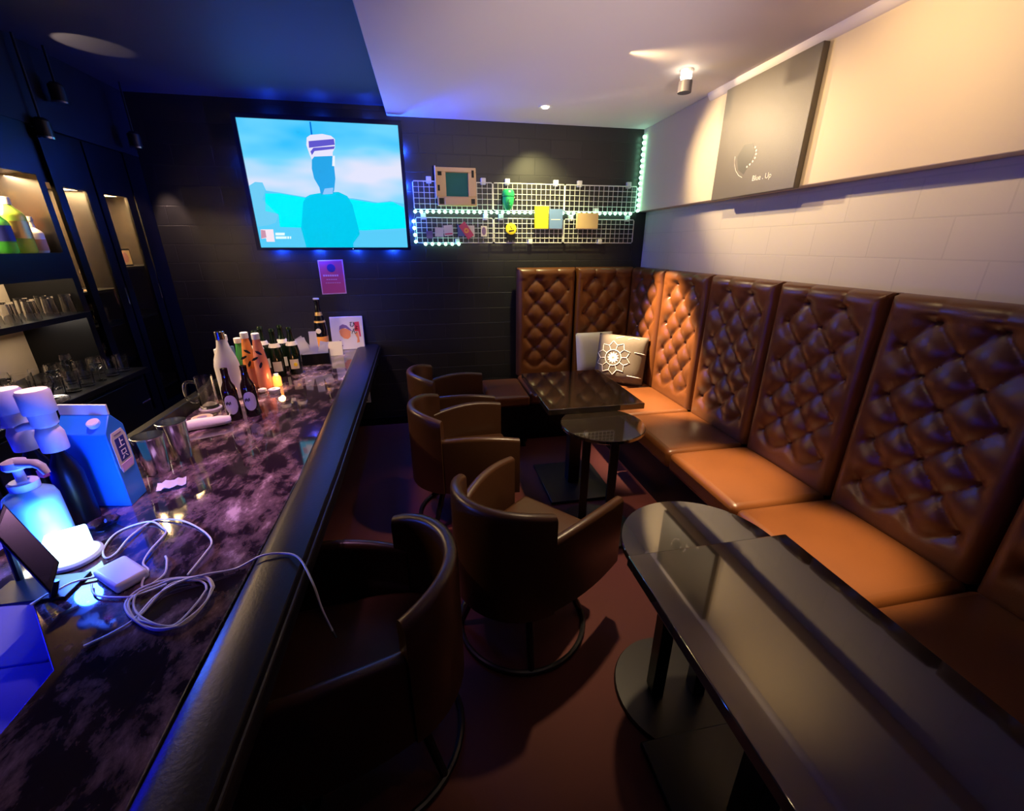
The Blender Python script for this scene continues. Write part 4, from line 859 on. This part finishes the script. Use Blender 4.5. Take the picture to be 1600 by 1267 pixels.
# bottles
def bottle(name, label, x, y, prof, m, parts=(), group=None, rz=0.0):
    t = thing(name, label, 'bottle', (x, y, BZ), rz, group); lathe('glass_body', prof, m, t, 28)
    for n_, p_, mm in parts: lathe(n_, p_, mm, t, 28)
    return t
BEER = [(0.030, 0), (0.033, 0.005), (0.033, 0.150), (0.029, 0.170), (0.018, 0.195), (0.0145, 0.235), (0.0155, 0.245), (0.0155, 0.262)]
for lab, x, y in (('left of two brown beer bottles with grey labels on the bar', -0.995, 2.185), ('right of two brown beer bottles with grey labels on the bar', -0.925, 2.225)):
    t = bottle('beer_bottle', lab, x, y, BEER, M['brown_glass'], (), 'brown beer bottles')
    bm = bmesh.new()
    for k in range(13):
        a = R(-125) + R(100)*k/12; hh = 0.055*math.sqrt(max(0.04, 1-((k-6)/6.4)**2))
        for s in (-1, 1): bm.verts.new((0.0338*math.cos(a), 0.0338*math.sin(a), 0.085+s*hh*0.9))
    bm.verts.ensure_lookup_table()
    for k in range(12): bm.faces.new((bm.verts[2*k], bm.verts[2*k+2], bm.verts[2*k+3], bm.verts[2*k+1]))
    mesh_obj('paper_label', bm, M['grey_label'], t)
    bm = bmesh.new()
    for k in range(4): bx(bm, -0.012+k*0.006, -0.008+k*0.006, -0.0352, -0.0325, 0.085+0.004*(k % 2), 0.098+0.004*(k % 2))
    mesh_obj('label_mark', bm, M['blackp'], t)
SAKE = [(0.055, 0), (0.060, 0.006), (0.061, 0.190), (0.053, 0.232), (0.027, 0.300), (0.020, 0.345)]
bottle('sake_bottle', 'tall frosted white sake bottle with silver cap behind the beer bottles', -1.135, 2.54, SAKE, M['frosted'], (('cap', [(0.024, 0.338), (0.024, 0.378), (0.020, 0.381)], M['chrome']), ('neck_band', [(0.0205, 0.325), (0.0210, 0.338)], M['violet'])))
bottle('sake_bottle', 'shorter white bottle with white cap left of the tall frosted bottle', -1.205, 2.635, [(r*0.62, z*0.70) for r, z in SAKE], M['frosted'], (('cap', [(0.020, 0.236), (0.020, 0.262), (0.016, 0.264)], M['white']),))
bottle('sake_bottle', 'white capped frosted bottle right of the tall frosted bottle', -1.205, 2.74, [(r*0.66, z*0.86) for r, z in SAKE], M['frosted'], (('cap', [(0.018, 0.290), (0.018, 0.322), (0.015, 0.324)], M['white']),))
SODA = [(0.030, 0), (0.033, 0.006), (0.034, 0.130), (0.026, 0.190), (0.018, 0.235), (0.016, 0.270)]
t = bottle('soda_bottle', 'bright green bottle with pale cap and blue tag between white and orange bottles', -1.160, 2.80, SODA, M['green_liq'], (('cap', [(0.020, 0.262), (0.020, 0.290), (0.017, 0.292)], M['paper']),))
box('blue_tag', -0.045, -0.015, -0.034, -0.028, 0.190, 0.250, M['sky'], t)
FR = [(0.036, 0), (0.039, 0.006), (0.039, 0.150), (0.031, 0.215), (0.021, 0.285), (0.0185, 0.305)]
for lab, x, y, m in (('left of two pink orange bottles with black leaf marks', -1.095, 2.745, M['orange_liq']), ('right of two pink orange bottles with black leaf marks', -1.018, 2.70, M['pink_liq'])):
    t = bottle('fruit_wine_bottle', lab, x, y, FR, m, (('cap', [(0.0215, 0.300), (0.0215, 0.332), (0.018, 0.335)], M['white']), ('lower_fill', [(0.0395, 0.01), (0.0395, 0.120)], M['pink_liq'])), 'pink orange fruit wine bottles')
    for (px_, pz_, rr) in ((-0.014, 0.190, 0.5), (0.012, 0.225, -0.6), (0.010, 0.150, 1.2)):
        poly('leaf_mark', [(px_ + 0.022*math.cos(rr)*a - 0.010*math.sin(rr)*b, pz_ + 0.022*math.sin(rr)*a + 0.010*math.cos(rr)*b) for a, b in ((-1, 0), (-0.3, 0.8), (0.6, 0.5), (1, 0), (0.5, -0.7), (-0.4, -0.7))], M['blackp'], t, 'XZ', -0.036, 0.004)
CH = [(0.038, 0), (0.042, 0.006), (0.042, 0.150), (0.034, 0.195), (0.018, 0.245), (0.0155, 0.290), (0.0185, 0.292), (0.0185, 0.310), (0.014, 0.316)]
chs = [(-1.096, 2.90), (-1.115, 3.05), (-1.012, 2.95), (-1.005, 3.09), (-0.922, 3.00)]
chl = ['dark green champagne bottle beside the pink orange bottles', 'dark green champagne bottle behind the others at the back left of its cluster', 'dark green champagne bottle in the middle front of its cluster, with cream label', 'dark green champagne bottle behind the middle front one', 'dark green champagne bottle nearest the black napkin box, label with yellow dot']
for (x, y), lab in zip(chs, chl):
    t = bottle('champagne_bottle', lab, x, y, CH, M['green_glass'], (('neck_label', [(0.0255, 0.222), (0.0345, 0.200)][::-1] and [(0.0360, 0.196), (0.0275, 0.222)], M['paper']), ), 'dark green champagne bottles')
    bm = bmesh.new()
    for k in range(9):
        a = R(-115) + R(75)*k/8
        for z in (0.040, 0.105): bm.verts.new((0.0426*math.cos(a), 0.0426*math.sin(a), z))
    bm.verts.ensure_lookup_table()
    for k in range(8): bm.faces.new((bm.verts[2*k], bm.verts[2*k+2], bm.verts[2*k+3], bm.verts[2*k+1]))
    mesh_obj('paper_label', bm, M['paper'], t)
    if x > -0.95: poly('label_dot', circ(0.016, 0.07, 0.012, 16), M['yellow'], t, 'XZ', -0.0405, 0.003)
# candle bottle and tealights
t = thing('candle_jar', 'small glowing orange candle jar before the champagne bottles', 'candle', (-0.955, 2.715, BZ)); lathe('jar', [(0.020, 0), (0.024, 0.004), (0.024, 0.055), (0.018, 0.066)], M['flame'], t, 20); lathe('lid', [(0.014, 0.066), (0.014, 0.078), (0.012, 0.080)], M['paper'], t, 16)
lamp('POINT', 'candle_light', (-0.93, 2.665, 0.80), (1.0, 0.45, 0.15), 0.5, shadow_soft_size=0.02)
t = thing('egg_tealight', 'small pale oval tealight left of the flat tealight', 'candle', (-1.005, 2.60, BZ)); lathe('wax', [(0.012, 0), (0.024, 0.010), (0.022, 0.022), (0.008, 0.028)], M['paper'], t, 20); lathe('wick', [(0.0015, 0.027), (0.001, 0.034)], M['black'], t, 6)
t = thing('flat_tealight', 'flat round white lidded tealight tin in front of the candle jar', 'candle', (-0.935, 2.585, BZ)); lathe('tin', [(0.030, 0), (0.031, 0.004), (0.031, 0.014)], M['tin'], t, 28); lathe('lid', [(0.032, 0.014), (0.033, 0.018), (0.031, 0.024)], M['white'], t, 28); lathe('lid_mark', [(0.012, 0.0241), (0.010, 0.0246)], M['grey_label'], t, 16)
# napkin box
t = thing('napkin_box', 'black napkin box stuffed with white napkins behind the champagne bottles', 'napkin holder', (-0.850, 3.27, BZ), R(10))
bm = bmesh.new()
for r_ in ((-0.095, 0.095, -0.07, 0.07, 0.0, 0.008), (-0.095, 0.095, -0.07, -0.062, 0.008, 0.080), (-0.095, 0.095, 0.062, 0.07, 0.008, 0.080), (-0.095, -0.087, -0.062, 0.062, 0.008, 0.080), (0.087, 0.095, -0.062, 0.062, 0.008, 0.080)): bx(bm, *r_)
mesh_obj('box_body', bm, M['blackp'], t)
for k, (x, y, wd, h, tilt, m) in enumerate(((-0.055, -0.035, 0.040, 0.20, -0.20, M['paper']), (-0.005, 0.0, 0.028, 0.235, 0.02, M['paper']), (0.035, -0.03, 0.032, 0.165, 0.25, M['cloth']), (-0.03, 0.03, 0.05, 0.205, -0.5, M['pillow2']))):
    bm = bmesh.new(); pts = []
    for j in range(6):
        for i in range(2): bm.verts.new((wd*(i*2-1)*(1+0.25*math.sin(j)*0.4), 0.006*math.sin(j*1.8), (h-0.015)*j/5))
    bm.verts.ensure_lookup_table()
    for j in range(5): bm.faces.new((bm.verts[2*j], bm.verts[2*j+1], bm.verts[2*j+3], bm.verts[2*j+2]))
    bmesh.ops.solidify(bm, geom=bm.faces[:], thickness=0.004)
    o = mesh_obj('napkin', bm, m, t); o.location = (x, y, 0.012); o.rotation_euler = (0, tilt, 0)
# orange labelled champagne
t = bottle('orange_label_bottle', 'dark champagne bottle with an orange label and gold foil shoulder', -0.868, 3.60, [(r*1.12, z*1.36) for r, z in CH], mat('black_bottle_glass', (0.006, 0.006, 0.008), 0.08), (('foil', [(0.0425, 0.245), (0.0300, 0.295), (0.0240, 0.325)], M['gold']), ('orange_label', [(0.0476, 0.03), (0.0476, 0.135)], M['orange_label']), ('cap', [(0.022, 0.422), (0.022, 0.432)], M['white'])))
poly('round_seal', circ(-0.008, 0.182, 0.020, 20), M['paper'], t, 'XZ', -0.046, 0.003)
t = thing('white_card', 'small blank white card standing in front of the framed print', 'card', (-0.752, 3.47, BZ), R(6)); bm = bmesh.new(); bx(bm, -0.052, 0.052, -0.002, 0.002, 0, 0.110); o = mesh_obj('front_leaf', bm, M['paper'], t); o.rotation_euler = (R(-8), 0, 0)
bm = bmesh.new(); bx(bm, -0.052, 0.052, -0.002, 0.002, 0, 0.110); o = mesh_obj('back_leaf', bm, M['paper'], t); o.location = (0, 0.03, 0); o.rotation_euler = (R(8), 0, 0)
t = thing('red_box', 'small dark red box tucked behind the white card', 'box', (-0.825, 3.475, BZ), R(10)); box('box_body', -0.025, 0.02, -0.03, 0.03, 0, 0.055, M['pinkc'], t, 0.002); box('box_lid', -0.026, 0.021, -0.031, 0.031, 0.055, 0.068, M['red'], t, 0.002)
# framed print with portrait and red band
t = thing('printed_board', 'cream square board with a capped portrait sketch and a red band', 'sign', (-0.685, 3.66, BZ), 0); t.rotation_euler = (R(-9), 0, R(2))
box('board', -0.128, 0.128, 0.0, 0.022, 0.0, 0.272, M['paper'], t, 0.004)
poly('portrait_face', [(-0.062, 0.155), (-0.055, 0.120), (-0.030, 0.095), (0.000, 0.088), (0.022, 0.105), (0.028, 0.150), (0.000, 0.172), (-0.040, 0.178)], M['orange_p'], t, 'XZ', 0.0, 0.001)
poly('portrait_cap', [(-0.062, 0.160), (-0.055, 0.195), (-0.030, 0.210), (0.000, 0.200), (0.035, 0.160), (0.040, 0.150), (0.018, 0.160), (-0.010, 0.180), (-0.050, 0.172)], M['violet'], t, 'XZ', 0.0, 0.0015)
poly('red_band', [(0.062, 0.225), (0.100, 0.228), (0.106, 0.105), (0.094, 0.105), (0.088, 0.150), (0.060, 0.150)], M['red'], t, 'XZ', 0.0, 0.001)
poly('orange_shape', [(0.060, 0.130), (0.085, 0.145), (0.092, 0.060), (0.070, 0.055), (0.075, 0.090)], M['orange_p'], t, 'XZ', 0.0, 0.0012)
for ch_, xx_, zz_ in (('ひ', 0.045, 0.205), ('ょ', 0.075, 0.180), ('ん', 0.055, 0.148)): text('lettering', ch_, 0.050, M['blackp'], t, Matrix.Translation((xx_, -0.002, zz_)) @ YUP)
for a, b_ in ((-0.068, 0.070), (-0.058, 0.030)): poly('ink_mark', [(a, b_), (a+0.014, b_), (a+0.014, b_+0.010), (a, b_+0.010)], M['violet'], t, 'XZ', 0.0, 0.001)
